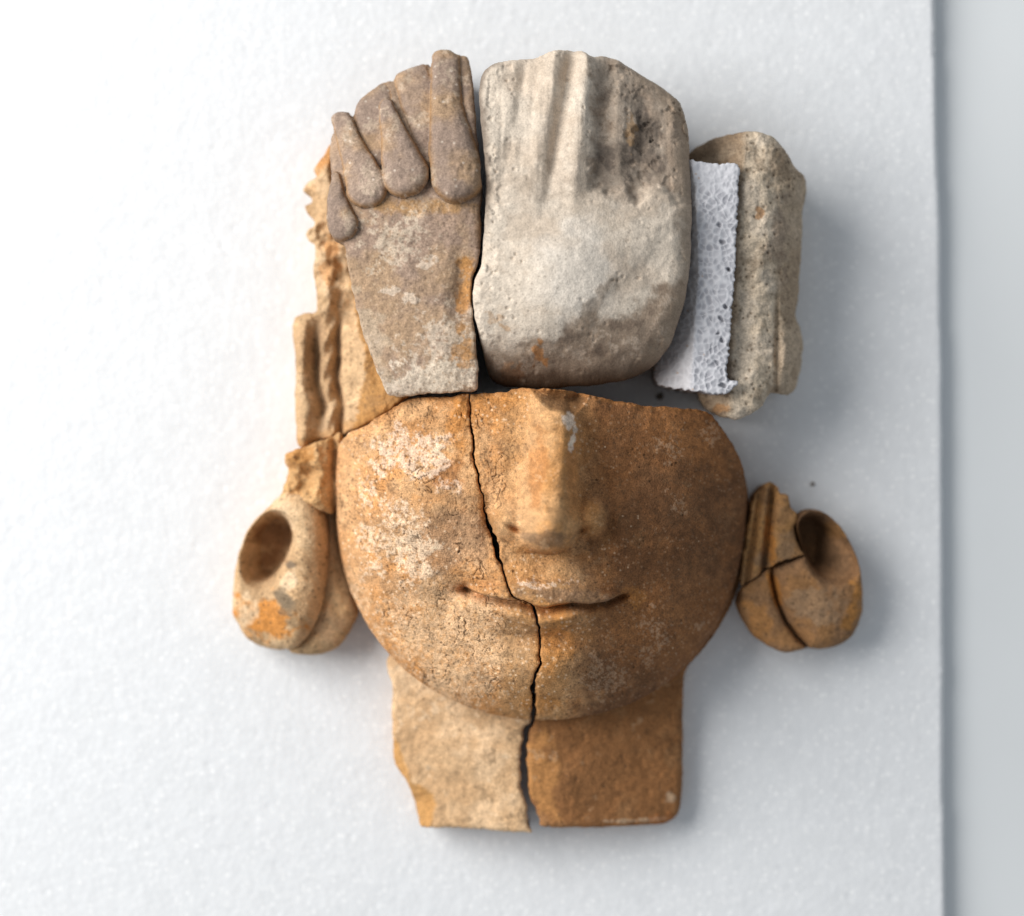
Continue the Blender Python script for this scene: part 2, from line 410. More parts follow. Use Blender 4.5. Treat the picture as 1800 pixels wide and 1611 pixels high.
MOUTH = [(812, 1036), (835, 1043), (862, 1050), (890, 1054), (915, 1056), (938, 1064), (958, 1068), (978, 1063), (1005, 1059), (1035, 1062), (1065, 1058), (1085, 1051), (1103, 1047)]
ULIP = [(806, 1031), (850, 1028), (900, 1020), (925, 1012), (948, 1018), (972, 1014), (1010, 1024), (1060, 1036), (1106, 1044)]
LLIP = [(845, 1056), (880, 1082), (915, 1099), (950, 1105), (990, 1105), (1020, 1098), (1050, 1080), (1070, 1062)]
def nose_h(x, y):
    """raised nose: rounded ridge widening to the wings, ball tip, soft underside"""
    xc = 979-0.035*(y-690)+3*np.sin((y-690)/50.0)
    t = np.clip((y-690)/235.0, 0, 1)
    hgt = 66+62*t+5*np.sin(t*3.1)
    w = np.where(x < xc, 52+16*t, 38+8*t)
    fall = np.clip(1-(np.maximum(0, y-900)/72.0)**2, 0, 1)**0.8
    ridge = hgt*fall*np.exp(-np.abs((x-xc)/w)**2.7*1.15)
    def ball(cx, cy, rx, ry, h): return h*np.maximum(0, 1-((x-cx)/rx)**2-((y-cy)/ry)**2)**0.72
    tip = ball(964, 919, 60, 55, 144)
    wl = ball(896, 909, 44, 45, 66); wr = ball(1034, 909, 40, 42, 62)
    k = 11.0
    h = k*np.log(np.exp(ridge/k)+np.exp(tip/k)+np.exp(wl/k)+np.exp(wr/k))-k*math.log(4)
    return np.maximum(h, 0)
BRIDGE = [(936, 680), (1036, 680), (1030, 703), (1015, 722), (1003, 735), (990, 727), (968, 722), (952, 710), (943, 698)]
def face_z(x, y, d):
    z0 = np.zeros_like(x)
    u = (x-957)/383.0; v = np.where(y > 850, (y-850)/437.0, (850-y)/420.0)
    rho = np.clip(np.abs(u)**2.25+np.abs(v)**2.3*np.where(y > 850, 1, 0.55), 0, 1)
    z = 112+182*np.sqrt(1-rho)
    roof = np.where(x > 1002, 0.30, 0.10)*(np.sqrt((x-1002)**2+26**2)-26)
    z = z-roof*0.62+16
    # muzzle, chin, cheek pads
    z += 30*np.exp(-((x-958)/135)**2-((y-1045)/80)**2)
    z += 36*np.exp(-((x-962)/88)**2-((y-1182)/58)**2)
    z -= 17*np.exp(-((x-960)/80)**2-((y-1122)/15)**2)
    z -= 15*np.exp(-((x-792)/32)**2-((y-1048)/46)**2)+13*np.exp(-((x-1128)/32)**2-((y-1055)/46)**2)
    z += 26*np.exp(-((x-728)/92)**2-((y-905)/105)**2)+22*np.exp(-((x-1190)/92)**2-((y-905)/105)**2)
    # folds beside the nose
    z -= 12*np.exp(-((x-858)/12)**2-((y-905)/42)**2)+10*np.exp(-((x-1070)/12)**2-((y-905)/42)**2)
    z += nose_h(x, y)
    b = psdf(x, y, BRIDGE); z -= np.clip((b+3)*2.0, 0, 50)*ss(775, 735, y)
    # nostrils
    z -= 20*np.exp(-((x-907)/13)**2-(((y-929)-(x-907)*0.42)/5.0)**2)
    z -= 14*np.exp(-((x-1020)/15)**2-(((y-930)+(x-1020)*0.40)/6.0)**2)
    # philtrum
    z -= 5*np.exp(-((x-950)/15)**2-((y-990)/26)**2)
    # lips
    dm, tm, sm = pline(x, y, MOUTH); du, tu, su = pline(x, y, ULIP); dl, tl, sl = pline(x, y, LLIP)
    env = ss(0.0, 0.12, tm)*ss(1.0, 0.88, tm)
    above = sm < 0
    inu = above & (su > 0)
    z += np.where(inu, (11*ss(0, 5, du)+13*ss(0, 20, du))*env, 0)+np.where(above, 0, 0)
    lower = (~above)
    z += np.where(lower & (sl < 0), 10*ss(0, 6, dl)*ss(0.1, 0.4, tm)*ss(0.95, 0.65, tm), 0)+np.where(lower, 22*np.exp(-((dm-21)/15)**2)*ss(0.12, 0.4, tm)*ss(0.93, 0.62, tm), 0)
    g = np.where(above, np.exp(-(dm/3.0)**2), np.exp(-(dm/10.0)**2))
    z -= 30*g*ss(-0.02, 0.05, tm)*ss(1.02, 0.95, tm)
    z -= 20*np.exp(-((x-816)/10)**2-((y-1037)/8)**2)+13*np.exp(-((x-814)/22)**2-((y-1037)/17)**2)
    z -= 10*np.exp(-((x-1099)/8)**2-((y-1050)/6)**2)
    # wear
    w1 = fbm(x, y, z0, 70, 4, 11); z += 3.2*w1
    rough = ss(-0.6, 0.6, fbm(x, y, z0, 90, 3, 12))
    z += 0.85*fbm(x, y, z0, 9, 3, 13)*(0.4+0.8*rough)
    left = ss(900, 800, x)
    smooth = ss(0, 1, nose_h(x, y)/40)
    f1, f2, idn = worley(x+9*fbm(x, y, z0, 20, 2, 14), y*0.62+7*fbm(x, y, z0, 20, 2, 15), 15, 16)
    cr = crack_mask(x, y, f1, f2)
    z -= 2.6*cr
    k1, k2, kid = worley(x+5*fbm(x, y, z0, 12, 2, 34), y*0.8, 7, 36); z -= 0.9*fine_cracks(x, y, k1, k2)
    p1, p2, pid = worley(x, y, 15, 18)
    z -= pit_mask(x, y, p1, pid)*2.6*(1-0.7*smooth)
    z += 1.2*crust_mask(x, y)
    # chipped upper edge
    ch = ss(26, 3, d)*ss(800, 720, y)
    z -= ch*(7+6*fbm(x, y, z0, 26, 3, 19))
    z -= 4.5*ss(7, 0, d)*ss(0.0, 0.5, fbm(x, y, z0, 11, 3, 39))
    return z-rim(d, 5, 0.8)
def fine_cracks(x, y, k1, k2):
    z0 = np.zeros_like(x)
    return ss(0.10, 0.03, k2-k1)*ss(-0.1, 0.35, fbm(x, y, z0, 34, 3, 37))*ss(-0.2, 0.3, fbm(x, y, z0, 10, 2, 38))*(0.35+0.65*ss(980, 900, x))
def pit_mask(x, y, p1, pid):
    return np.where(pid < 0.22, ss(0.13, 0.05, p1*(0.6+pid*3)), 0)*ss(-0.1, 0.4, fbm(x, y, np.zeros_like(x), 40, 3, 26))
def crack_mask(x, y, f1, f2):
    z0 = np.zeros_like(x)
    reg = ss(0.0, 0.5, fbm(x, y, z0, 55, 3, 24)+0.3)*(0.15+0.85*ss(960, 860, x))
    return ss(0.075, 0.015, f2-f1)*reg*ss(-0.05, 0.4, fbm(x, y*0.6, z0, 30, 3, 25))
def crust_mask(x, y):
    m = np.zeros_like(x)
    for i, (a, b, rx, ry, rot, st) in enumerate([(688, 792, 44, 34, -10, 1), (748, 795, 40, 32, 0, 1), (668, 822, 24, 24, 10, .8), (742, 826, 24, 16, 0, .8), (785, 855, 26, 14, 0, .7), (700, 910, 46, 30, 20, .62),
                                             (722, 972, 42, 40, 10, .9), (732, 1008, 30, 22, 0, .8), (648, 945, 26, 34, 10, .6), (640, 860, 20, 26, 0, .6), (650, 1005, 22, 26, 0, .55), (690, 960, 26, 26, 0, .7)]):
        m = np.maximum(m, st*blob(x, y, a, b, rx, ry, rot, 0.7, 24, 60+i, 0.55))
    return powder(x, y, m*0.92, 59, 6.0, 0.65)
def face_c(x, y, z, d, w):
    z0 = np.zeros_like(x); n = len(x)
    c = np.tile(np.array([BUFF]), (n, 1))
    a = fbm(x, y, z0, 60, 4, 101); b = fbm(x, y, z0, 28, 4, 102); f = fbm(x, y, z0, 9, 3, 103); g = fbm(x, y, z0, 140, 3, 104)
    nose = ss(0, 45, nose_h(x, y))
    c = mixc(c, SAND, ss(-0.2, 0.5, a+0.3*b)*0.7)
    c = mixc(c, ORANGE, ss(0.05, 0.55, b-0.4*a)*0.42)
    c = mixc(c, (0.64, 0.44, 0.27), ss(700, 610, x+20*b)*0.5)
    lowl = blob(x, y, 790, 1140, 170, 120, 25, 0.5, 60, 105, 0.4)*ss(955, 930, x+0.0*y)
    c = mixc(c, (0.71, 0.57, 0.43), powder(x, y, lowl*0.8, 127, 6.0, 0.6)*0.48)
    c = mixc(c, (0.42, 0.30, 0.20), blob(x, y, 760, 925, 110, 55, -20, 0.7, 40, 106, 0.4)*0.55)
    c = mixc(c, RUST, blob(x, y, 785, 838, 28, 22, 0, 0.7, 22, 107, 0.3)*0.6)
    c = mixc(c, (0.44, 0.30, 0.21), blob(x, y, 800, 960, 70, 50, 0, 0.7, 40, 109, 0.4)*0.5)
    c = mixc(c, (0.40, 0.28, 0.18), blob(x, y, 700, 1035, 80, 18, 15, 0.8, 30, 110, 0.4)*0.4)
    c = mixc(c, (0.33, 0.235, 0.16), blob(x, y, 915, 1140, 30, 50, 0, 0.7, 30, 111, 0.4)*0.45)
    # right half: soil-stained darker clay, deepened by shade put into the colour
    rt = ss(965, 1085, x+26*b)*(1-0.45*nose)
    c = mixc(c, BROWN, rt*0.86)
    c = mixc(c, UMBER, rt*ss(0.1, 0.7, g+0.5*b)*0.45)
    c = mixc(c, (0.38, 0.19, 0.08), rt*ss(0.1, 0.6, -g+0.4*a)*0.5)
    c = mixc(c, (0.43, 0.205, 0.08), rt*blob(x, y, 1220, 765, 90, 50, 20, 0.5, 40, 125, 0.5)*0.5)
    mid = ss(860, 900, x)*ss(1010, 985, x)*(1-nose)
    c = mixc(c, (0.47, 0.30, 0.15), mid*0.5)
    c = mixc(c, ORANGE, blob(x, y, 975, 1130, 26, 70, 0, 0.6, 24, 112, 0.4)*0.6)
    c = mixc(c, ORANGE, blob(x, y, 955, 1245, 30, 18, 0, 0.6, 24, 113, 0.4)*0.6)
    c = mixc(c, ORANGE, blob(x, y, 1118, 1055, 20, 16, 0, 0.6, 14, 114, 0.4)*0.45)
    c = mixc(c, ORANGE, blob(x, y, 805, 745, 18, 50, 0, 0.7, 24, 115, 0.4)*0.6)
    c = mixc(c, ORANGE, blob(x, y, 870, 705, 45, 14, 0, 0.7, 24, 116, 0.4)*0.6)
    c = mixc(c, (0.50, 0.30, 0.13), nose*0.35)
    c = mixc(c, SAND, nose*ss(965, 925, x)*ss(-0.6, 0.4, a)*0.6)
    c = mixc(c, (0.50, 0.23, 0.08), nose*blob(x, y, 945, 830, 14, 60, 4, 0.6, 20, 117, 0.4)*0.6)
    c = mixc(c, (0.50, 0.23, 0.08), nose*blob(x, y, 1003, 830, 12, 50, 0, 0.6, 20, 118, 0.4)*0.5)
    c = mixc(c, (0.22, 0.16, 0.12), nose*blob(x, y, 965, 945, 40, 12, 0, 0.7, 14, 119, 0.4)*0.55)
    c = mixc(c, (0.31, 0.215, 0.155), blob(x, y, 990, 1042, 75, 13, 4, 0.6, 14, 120, 0.4)*0.7)
    br = psdf(x, y, BRIDGE); c = mixc(c, (0.31, 0.18, 0.09), ss(-2, 4, br)*0.85*ss(775, 740, y))
    st = fbm(x, y, z0, 34, 5, 128, 0.65)
    c = mixc(c, (0.24, 0.15, 0.085), powder(x, y, ss(0.25, 0.9, st)*0.8, 129, 5.0)*0.5*(1-0.5*nose))
    c = mixc(c, (0.68, 0.50, 0.33), powder(x, y, ss(0.25, 0.9, -st)*0.8, 132, 5.0)*0.45*(1-0.8*rt))
    # white remains
    cm = crust_mask(x, y)
    c = mixc(c, np.array(CRUST), cm*0.64)
    c = mixc(c, (0.72, 0.58, 0.42), cm*ss(860, 930, y)*0.45)
    wl = blob(x, y, 998, 742, 13, 14, 0, 0.6, 9, 121, 0.25)+blob(x, y, 1005, 768, 5, 20, 14, 0.7, 9, 122, 0.3)
    c = mixc(c, (0.72, 0.70, 0.70), np.minimum(wl, 1)*0.8)
    lip = blob(x, y, 926, 1024, 20, 6, 3, 0.9, 9, 123, 0.4)+0.7*blob(x, y, 980, 1024, 30, 5, -8, 0.9, 9, 124, 0.4)
    c = mixc(c, CRUST, powder(x, y, np.minimum(lip, 1)*0.8, 126, 5.0)*0.7)
    # flecks, scratches, fine cracks, pits
    f1, f2, idn = worley(x+9*fbm(x, y, z0, 20, 2, 14), y*0.62+7*fbm(x, y, z0, 20, 2, 15), 15, 16)
    c = mixc(c, (0.13, 0.075, 0.04), crack_mask(x, y, f1, f2)*0.8)
    k1, k2, kid = worley(x+5*fbm(x, y, z0, 12, 2, 34), y*0.8, 7, 36); c = mixc(c, (0.17, 0.10, 0.055), fine_cracks(x, y, k1, k2)*0.5*(1-0.7*nose))
    p1, p2, pid = worley(x, y, 15, 18)
    c = mixc(c, (0.15, 0.095, 0.055), pit_mask(x, y, p1, pid)*0.65*(1-0.6*nose))
    q1, q2, qid = worley(x*1.0, y, 8, 28)
    c = mixc(c, (0.16, 0.10, 0.06), np.where(qid < 0.3, ss(0.34, 0.1, q1), 0)*0.62*(1-0.6*nose)*ss(-0.2, 0.4, a+0.4))
    c = mixc(c, (0.76, 0.65, 0.53), np.where(qid > 0.74, ss(0.38, 0.12, q1), 0)*0.6*(1-0.7*nose)*(1-0.75*rt)*ss(-0.3, 0.3, -a+0.35*ss(1000, 1100, y)))
    s1, s2, sid = worley(x+0.5*y, y-0.3*x, 11, 29)
    c = mixc(c, (0.62, 0.50, 0.40), np.where(sid < 0.22, ss(0.2, 0.08, s1), 0)*rt*ss(0.1, 0.5, fbm(x, y, z0, 50, 3, 30))*0.8)
    for (ax, ay, rr, sd) in [(1180, 790, 26, 1), (1260, 760, 24, 2), (1195, 880, 26, 3), (1150, 1110, 34, 4), (1130, 1160, 24, 5), (1060, 1200, 50, 6), (1240, 1110, 14, 7)]:
        k = powder(x, y, blob(x, y, ax, ay, rr, rr*0.8, 30, 0.7, 16, 200+sd, 0.5)*0.62, 210+sd, 5.0, 0.3)
        c = mixc(c, (0.55, 0.43, 0.34), k*0.38)
    # fracture surfaces
    c = mixc(c, (0.42, 0.20, 0.07), ss(10, 2, d)*ss(760, 715, y)*0.6)
    dc = np.abs(x-np.interp(y, ckj[:, 1], ckj[:, 0])); c = mixc(c, (0.52, 0.29, 0.12), powder(x, y, 0.9*ss(16, 3, dc+5*b), 133, 5.0)*0.5)
    c = mixc(c, (0.40, 0.21, 0.085), ss(0.0, 0.25, w))
    c *= (1+0.16*f+0.08*b)[:, None]
    return c

fl = thing('face_fragment', 'sunlit left face fragment with crusted cheek, looped ear and pale neck below it', 'sculpture fragment', 'terracotta face fragments')
fr = thing('face_fragment', 'brown right face fragment with the nose, shaded cheek and darker neck', 'sculpture fragment', 'terracotta face fragments')
def p_nose(x, y): return (nose_h(x, y) > 7) & (y < 976)
def p_ulip(x, y):
    dm, tm, sm = pline(x, y, MOUTH); du, tu, su = pline(x, y, ULIP)
    return (sm < 0) & (su > 0) & (x > 812) & (x < 1103) & (dm < 60)
def p_llip(x, y):
    dm, tm, sm = pline(x, y, MOUTH); dl, tl, sl = pline(x, y, LLIP)
    return (sm > 0) & (sl < 0) & (dm < 48) & (x > 845) & (x < 1070)
PRT = [('nose', p_nose), ('upper_lip', p_ulip), ('lower_lip', p_llip)]
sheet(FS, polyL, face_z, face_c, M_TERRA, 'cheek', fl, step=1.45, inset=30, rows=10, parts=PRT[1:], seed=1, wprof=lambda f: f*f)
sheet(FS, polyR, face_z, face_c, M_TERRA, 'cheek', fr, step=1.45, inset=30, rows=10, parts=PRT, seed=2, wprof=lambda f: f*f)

# ------------------------------------------------------------------ neck halves
NS = Space(110)
def NS_at(P): return NS.at([(a, b, z*0.75) for a, b, z in P])
ncp = [(938, 1235, 8), (937, 1268, 9), (926, 1288, 10), (922, 1320, 11), (920, 1350, 11), (923, 1385, 12), (929, 1412, 13), (937, 1438, 15), (944, 1462, 20)]
nk = catmull(np.column_stack([NS.at([(a, b, 125) for a, b, _ in ncp]), [q for _, _, q in ncp]]), 2.5, False); nk = jag(nk, 3.5, 51, 18, False)
Tn = np.gradient(nk[:, :2], axis=0); Ln = np.hypot(Tn[:, 0], Tn[:, 1]); Nn = np.stack([-Tn[:, 1]/Ln, Tn[:, 0]/Ln], 1); sd_ = 1 if Nn[5, 0] < 0 else -1
wv = nk[:, 2]*(1+0.3*fbm(nk[:, 0], nk[:, 1], 0*nk[:, 0], 20, 2, 78))
nL = nk[:, :2]+Nn*sd_*wv[:, None]*0.5; nR = nk[:, :2]-Nn*sd_*wv[:, None]*0.5
nol = NS_at([(933, 1463, 120), (900, 1462, 120), (850, 1460, 118), (790, 1457, 112), (742, 1457, 100), (733, 1440, 95), (724, 1400, 92), (712, 1372, 92), (693, 1345, 95), (689, 1300, 100), (688, 1250, 105), (687, 1200, 110), (680, 1160, 110), (720, 1120, 130), (850, 1150, 140), (930, 1160, 150)])
nor = NS_at([(945, 1160, 150), (1060, 1150, 140), (1150, 1120, 130), (1215, 1150, 110), (1205, 1195, 105), (1203, 1260, 100), (1203, 1340, 95), (1201, 1400, 92), (1194, 1436, 90), (1172, 1453, 95), (1100, 1456, 105), (1030, 1456, 115), (972, 1455, 118)])
NCHIP = [(680, 1300), (700, 1310), (712, 1350), (722, 1380), (760, 1400), (766, 1420), (752, 1470), (700, 1480), (670, 1350)]
def neck_z(x, y, d):
    z0 = np.zeros_like(x)
    dx = x-962
    z = 112-np.where(dx > 0, 0.36, 0.22)*(np.sqrt(dx*dx+110**2)-110)-0.05*(y-1260)
    z += 3*fbm(x, y, z0, 70, 4, 130)+1.0*fbm(x, y, z0, 10, 3, 131)
    k = psdf(x, y, NCHIP); z -= np.clip(k*0.9, 0, 34)+np.where(k > 0, 3*fbm(x, y, z0, 18, 3, 132), 0)
    p1, p2, pid = worley(x, y, 20, 133); z -= np.where(pid < 0.07, 2*ss(0.2, 0.06, p1), 0)
    return np.maximum(z-rim(d, 9, 0.8)-np.where(x > 962, rim(d, 16, 0.6), 0), 12)
def neck_c(x, y, z, d, w):
    z0 = np.zeros_like(x)
    a = fbm(x, y, z0, 50, 4, 140); b = fbm(x, y, z0, 18, 3, 141)
    lf = x < 933+6*np.sin(y/20)
    c = np.tile(np.array([(0.64, 0.475, 0.315)]), (len(x), 1))
    c = mixc(c, (0.71, 0.57, 0.42), ss(-0.1, 0.5, a)*0.6); c = mixc(c, (0.52, 0.36, 0.22), ss(0.1, 0.6, -a+0.3*b)*0.5)
    r = np.tile(np.array([(0.36, 0.185, 0.082)]), (len(x), 1))
    r = mixc(r, (0.40, 0.235, 0.12), ss(0.0, 0.6, a)*0.6); r = mixc(r, (0.28, 0.15, 0.07), ss(0.1, 0.6, -a+0.3*b)*0.5)
    r = mixc(r, (0.55, 0.30, 0.12), blob(x, y, 950, 1360, 26, 80, -6, 0.6, 24, 142, 0.4)*0.7)
    r = mixc(r, (0.60, 0.50, 0.40), blob(x, y, 1185, 1412, 10, 10, 0, 0.5, 10, 143)*0.6+blob(x, y, 1120, 1449, 50, 4, 0, 0.8, 10, 144)*0.6)
    r = mixc(r, (0.42, 0.16, 0.05), blob(x, y, 1180, 1452, 30, 12, 0, 0.6, 10, 145)*0.5)
    st = fbm(x, y, z0, 36, 5, 146, 0.65); sp_ = powder(x, y, ss(0.15, 0.8, st)*0.85, 147, 6.0)
    c = mixc(c, (0.40, 0.29, 0.19), sp_*0.55); c = mixc(c, (0.76, 0.66, 0.53), powder(x, y, ss(0.2, 0.8, -st)*0.8, 148, 6.0)*0.5)
    c = mixc(c, (0.25, 0.18, 0.12), powder(x, y, 0.62*ss(90, 10, np.abs(x-905))*ss(-0.2, 0.5, st), 149, 5.0, 0.25)*0.6)
    r = mixc(r, (0.20, 0.105, 0.05), sp_*0.5); r = mixc(r, (0.52, 0.38, 0.26), powder(x, y, ss(0.25, 0.9, -st)*0.75, 151, 6.0)*0.5)
    right = nk_right(x, y)
    c = np.where(right[:, None], r, c)
    k = psdf(x, y, NCHIP); c = mixc(c, (0.56, 0.33, 0.13), ss(-3, 5, k+3*b)*0.9)
    p1, p2, pid = worley(x, y, 20, 133); c = mixc(c, (0.2, 0.13, 0.08), np.where(pid < 0.10, ss(0.2, 0.06, p1), 0)*0.5)
    c = mixc(c, (0.44, 0.25, 0.11), ss(0, 0.2, w)*0.8)
    c *= (1+0.10*b)[:, None]
    return c
def nk_right(x, y): return x > np.interp(y, nk[:, 1], nk[:, 0])
l_ = catmull(nol, 2.5, False); l_ = jag(l_, amp_by(l_, lambda a, b: 2.0), 52, 18, False)
r_ = catmull(nor, 2.5, False); r_ = jag(r_, 1.2, 53, 24, False)
sheet(NS, np.vstack([l_, nL]), neck_z, neck_c, M_TERRA, 'neck', fl, step=2.2, inset=8, rows=8, seed=3)
sheet(NS, np.vstack([r_[:], nR[::-1]]), neck_z, neck_c, M_TERRA, 'neck', fr, step=2.2, inset=8, rows=8, seed=4)

# ------------------------------------------------------------------ left ear: looped lobe, second strand, stump of hair
ES = Space(110)
def dense(sp, P, amp, seed, sc=16, st=2.5):
    return jag(catmull(sp.at(P), st, True), amp, seed, sc, True)
def ear_c_factory(seed, base, warm, dark, patches=()):
    def f(x, y, z, d, w):
        z0 = np.zeros_like(x)
        a = fbm(x, y, z, 45, 4, seed); b = fbm(x, y, z, 14, 3, seed+1)
        c = np.tile(np.array([base]), (len(x), 1))
        c = mixc(c, warm, ss(0.0, 0.55, a)*0.6); c = mixc(c, dark, ss(0.15, 0.7, -a+0.4*b)*0.55)
        for i, (px, py, rx, ry, rot, col, st) in enumerate(patches): c = mixc(c, col, blob(x, y, px, py, rx, ry, rot, 0.7, 18, seed+20+i, 0.3)*st)
        p1, p2, pid = worley(x, y, 13, seed+3); c = mixc(c, (0.13, 0.09, 0.06), np.where(pid < 0.35, ss(0.25, 0.08, p1), 0)*0.6)
        return c*(1+0.14*b)[:, None]
    return f
ringL = [(520, 862), (494, 868), (462, 896), (433, 928), (413, 974), (402, 1030), (400, 1080), (414, 1112), (432, 1133), (458, 1145), (492, 1147), (518, 1141), (542, 1120), (560, 1086), (571, 1040), (577, 985), (576, 930), (568, 890), (548, 868)]
cupL = ES.at([(494, 904, 120), (509, 920, 120), (516, 946, 120), (508, 976, 115), (493, 1003, 110), (472, 1023, 105), (448, 1026, 95), (432, 1014, 88), (428, 985, 84), (434, 950, 84), (450, 922, 92), (470, 903, 100)])
def ringL_z(x, y, d):
    z0 = np.zeros_like(x); q = psdf(x, y, catmull(cupL, 8))
    t = np.clip(d/np.maximum(d+np.maximum(-q, 0), 1e-3), 0, 1)
    # rim is fat on the right arm and at the bottom, low on the outer left
    top = 96+48*ss(430, 545, x)-0.03*(y-1000)+8*ss(1000, 1090, y)
    z = top-60+60*np.sqrt(np.maximum(0, 1-np.clip((0.62-t)/0.62, 0, 1)**2))-16*ss(0.72, 1.0, t)**2
    z -= np.where(q > 0, np.minimum(34+96*ss(428, 470, x)*ss(1034, 995, y), 4+q*6.5), 5*ss(-8, 0, q))
    return np.maximum(z+2.5*fbm(x, y, z0, 30, 3, 300)+1.0*fbm(x, y, z0, 8, 3, 301)-rim(d, 8, 0.8)-rim(d, 22, 0.9)*ss(500, 560, x), 8)
cL = ear_c_factory(310, (0.57, 0.42, 0.27), (0.62, 0.49, 0.34), (0.38, 0.27, 0.17),
                   [(470, 1090, 52, 38, 20, (0.60, 0.26, 0.05), 0.85), (430, 1075, 18, 24, 0, CREAM, 0.6), (500, 1050, 22, 16, 40, (0.21, 0.18, 0.14), 0.85), (510, 1015, 13, 26, 25, CREAM, 0.8), (512, 994, 8, 6, 0, (0.2, 0.17, 0.14), 0.8),
                    (505, 1068, 12, 10, 0, (0.24, 0.2, 0.15), 0.6), (470, 955, 30, 40, 0, (0.34, 0.20, 0.11), 0.75), (500, 895, 26, 26, 0, CREAM, 0.5), (530, 900, 14, 22, 0, (0.55, 0.42, 0.28), 0.5)])
sheet(ES, dense(ES, ringL, 1.2, 61), ringL_z, cL, M_TERRA, 'looped_earlobe', fl, step=1.8, inset=16, rows=8, seed=5, wprof=lambda f: f*f)
strandL = [(572, 880), (584, 890), (594, 925), (602, 970), (612, 1015), (622, 1060), (626, 1082), (613, 1112), (592, 1140), (566, 1153), (532, 1156), (503, 1147), (530, 1110), (550, 1060), (560, 980), (564, 910)]
def strandL_z(x, y, d):
    z0 = np.zeros_like(x)
    return np.maximum(82+10*ss(900, 1100, y)-rim(d, 34, 1.0)+3*fbm(x, y, z0, 30, 3, 320)+1.2*fbm(x, y, z0, 8, 3, 321), 6)
cS = ear_c_factory(330, (0.52, 0.38, 0.24), (0.56, 0.40, 0.24), (0.36, 0.25, 0.15), [(570, 1100, 30, 30, 0, (0.50, 0.36, 0.25), 0.5)])
sheet(ES, dense(ES, strandL, 1.0, 62), strandL_z, cS, M_TERRA, 'ear_strand', fl, step=2, inset=14, rows=8, seed=6, wprof=lambda f: f*f)
stumpL = [(502, 802), (520, 792), (545, 781), (575, 771), (602, 762), (608, 800), (600, 850), (590, 890), (585, 905), (560, 895), (545, 888), (520, 892), (500, 905), (488, 886), (497, 862), (503, 835)]
def stumpL_z(x, y, d):
    z0 = np.zeros_like(x)
    g, t, s_ = pline(x, y, [(592, 770), (580, 820), (572, 870)])
    z = 128+16*fbm(x, y, z0, 42, 3, 340)+4*fbm(x, y, z0, 12, 3, 341)+14*np.exp(-((x-562)/14)**2)-20*np.exp(-((x-588)/7)**2)
    return np.maximum(z-rim(d, 16, 0.9)-0.22*np.maximum(0, 560-x), 8)
cT = ear_c_factory(350, (0.57, 0.38, 0.20), (0.62, 0.45, 0.27), (0.40, 0.24, 0.11), [(530, 800, 30, 14, -15, (0.52, 0.27, 0.09), 0.7), (572, 800, 12, 30, 10, (0.66, 0.47, 0.28), 0.6), (505, 890, 16, 22, 0, CREAM, 0.6)])
sheet(ES, dense(ES, stumpL, 3.0, 63, 18), stumpL_z, cT, M_TERRA, 'hair_stump', fl, step=2, inset=8, rows=8, seed=7)

# ------------------------------------------------------------------ right ear: stump on the face, broken lobe on its own
breakR = [(1416, 976), (1400, 981), (1380, 986), (1362, 993), (1345, 1004), (1330, 1014), (1314, 1027), (1303, 1034)]
bk = jag(catmull(ES.at([(a, b, 100) for a, b in breakR]), 2.0, False), 1.6, 71, 9, False)
earR = ES.at([(1300, 1020), (1304, 990), (1310, 950), (1318, 905), (1326, 872), (1340, 856), (1358, 848), (1370, 856), (1374, 868), (1388, 872), (1391, 892), (1404, 903), (1406, 918), (1398, 928), (1404, 955), (1412, 972)])
def earR_z(x, y, d):
    z0 = np.zeros_like(x)
    sx = (y-940)*-0.10
    z = 112-0.05*(y-940)-30*np.exp(-((x-1352-sx)/7)**2)-16*np.exp(-((x-1326-sx*1.5)/5)**2)-0.25*np.maximum(0, x-1370)
    return np.maximum(z+5*fbm(x, y, z0, 26, 3, 360)*ss(930, 870, y)+1.3*fbm(x, y, z0, 9, 3, 361)-rim(d, 13, 0.9)*ss(3, 16, pline(x, y, bk[::6])[0])-rim(d, 2.5)-10*ss(880, 855, y), 8)
cE = ear_c_factory(370, (0.40, 0.245, 0.125), (0.46, 0.27, 0.11), (0.24, 0.155, 0.09), [(1355, 960, 7, 50, -6, (0.52, 0.24, 0.06), 0.7), (1345, 870, 22, 16, 0, (0.16, 0.10, 0.06), 0.6), (1338, 985, 14, 18, 0, (0.23, 0.18, 0.14), 0.6), (1382, 960, 16, 18, 0, (0.28, 0.21, 0.15), 0.6)])
eR = catmull(earR, 2.5, False); eR = jag(eR, 1.8, 72, 12, False)
bn = np.array([0.45, 0.89])
sheet(ES, np.vstack([eR[1:-1], bk[1:-1]-bn*1.1]), earR_z, cE, M_TERRA, 'ear_stump', fr, step=1.8, inset=6, rows=8, seed=8)

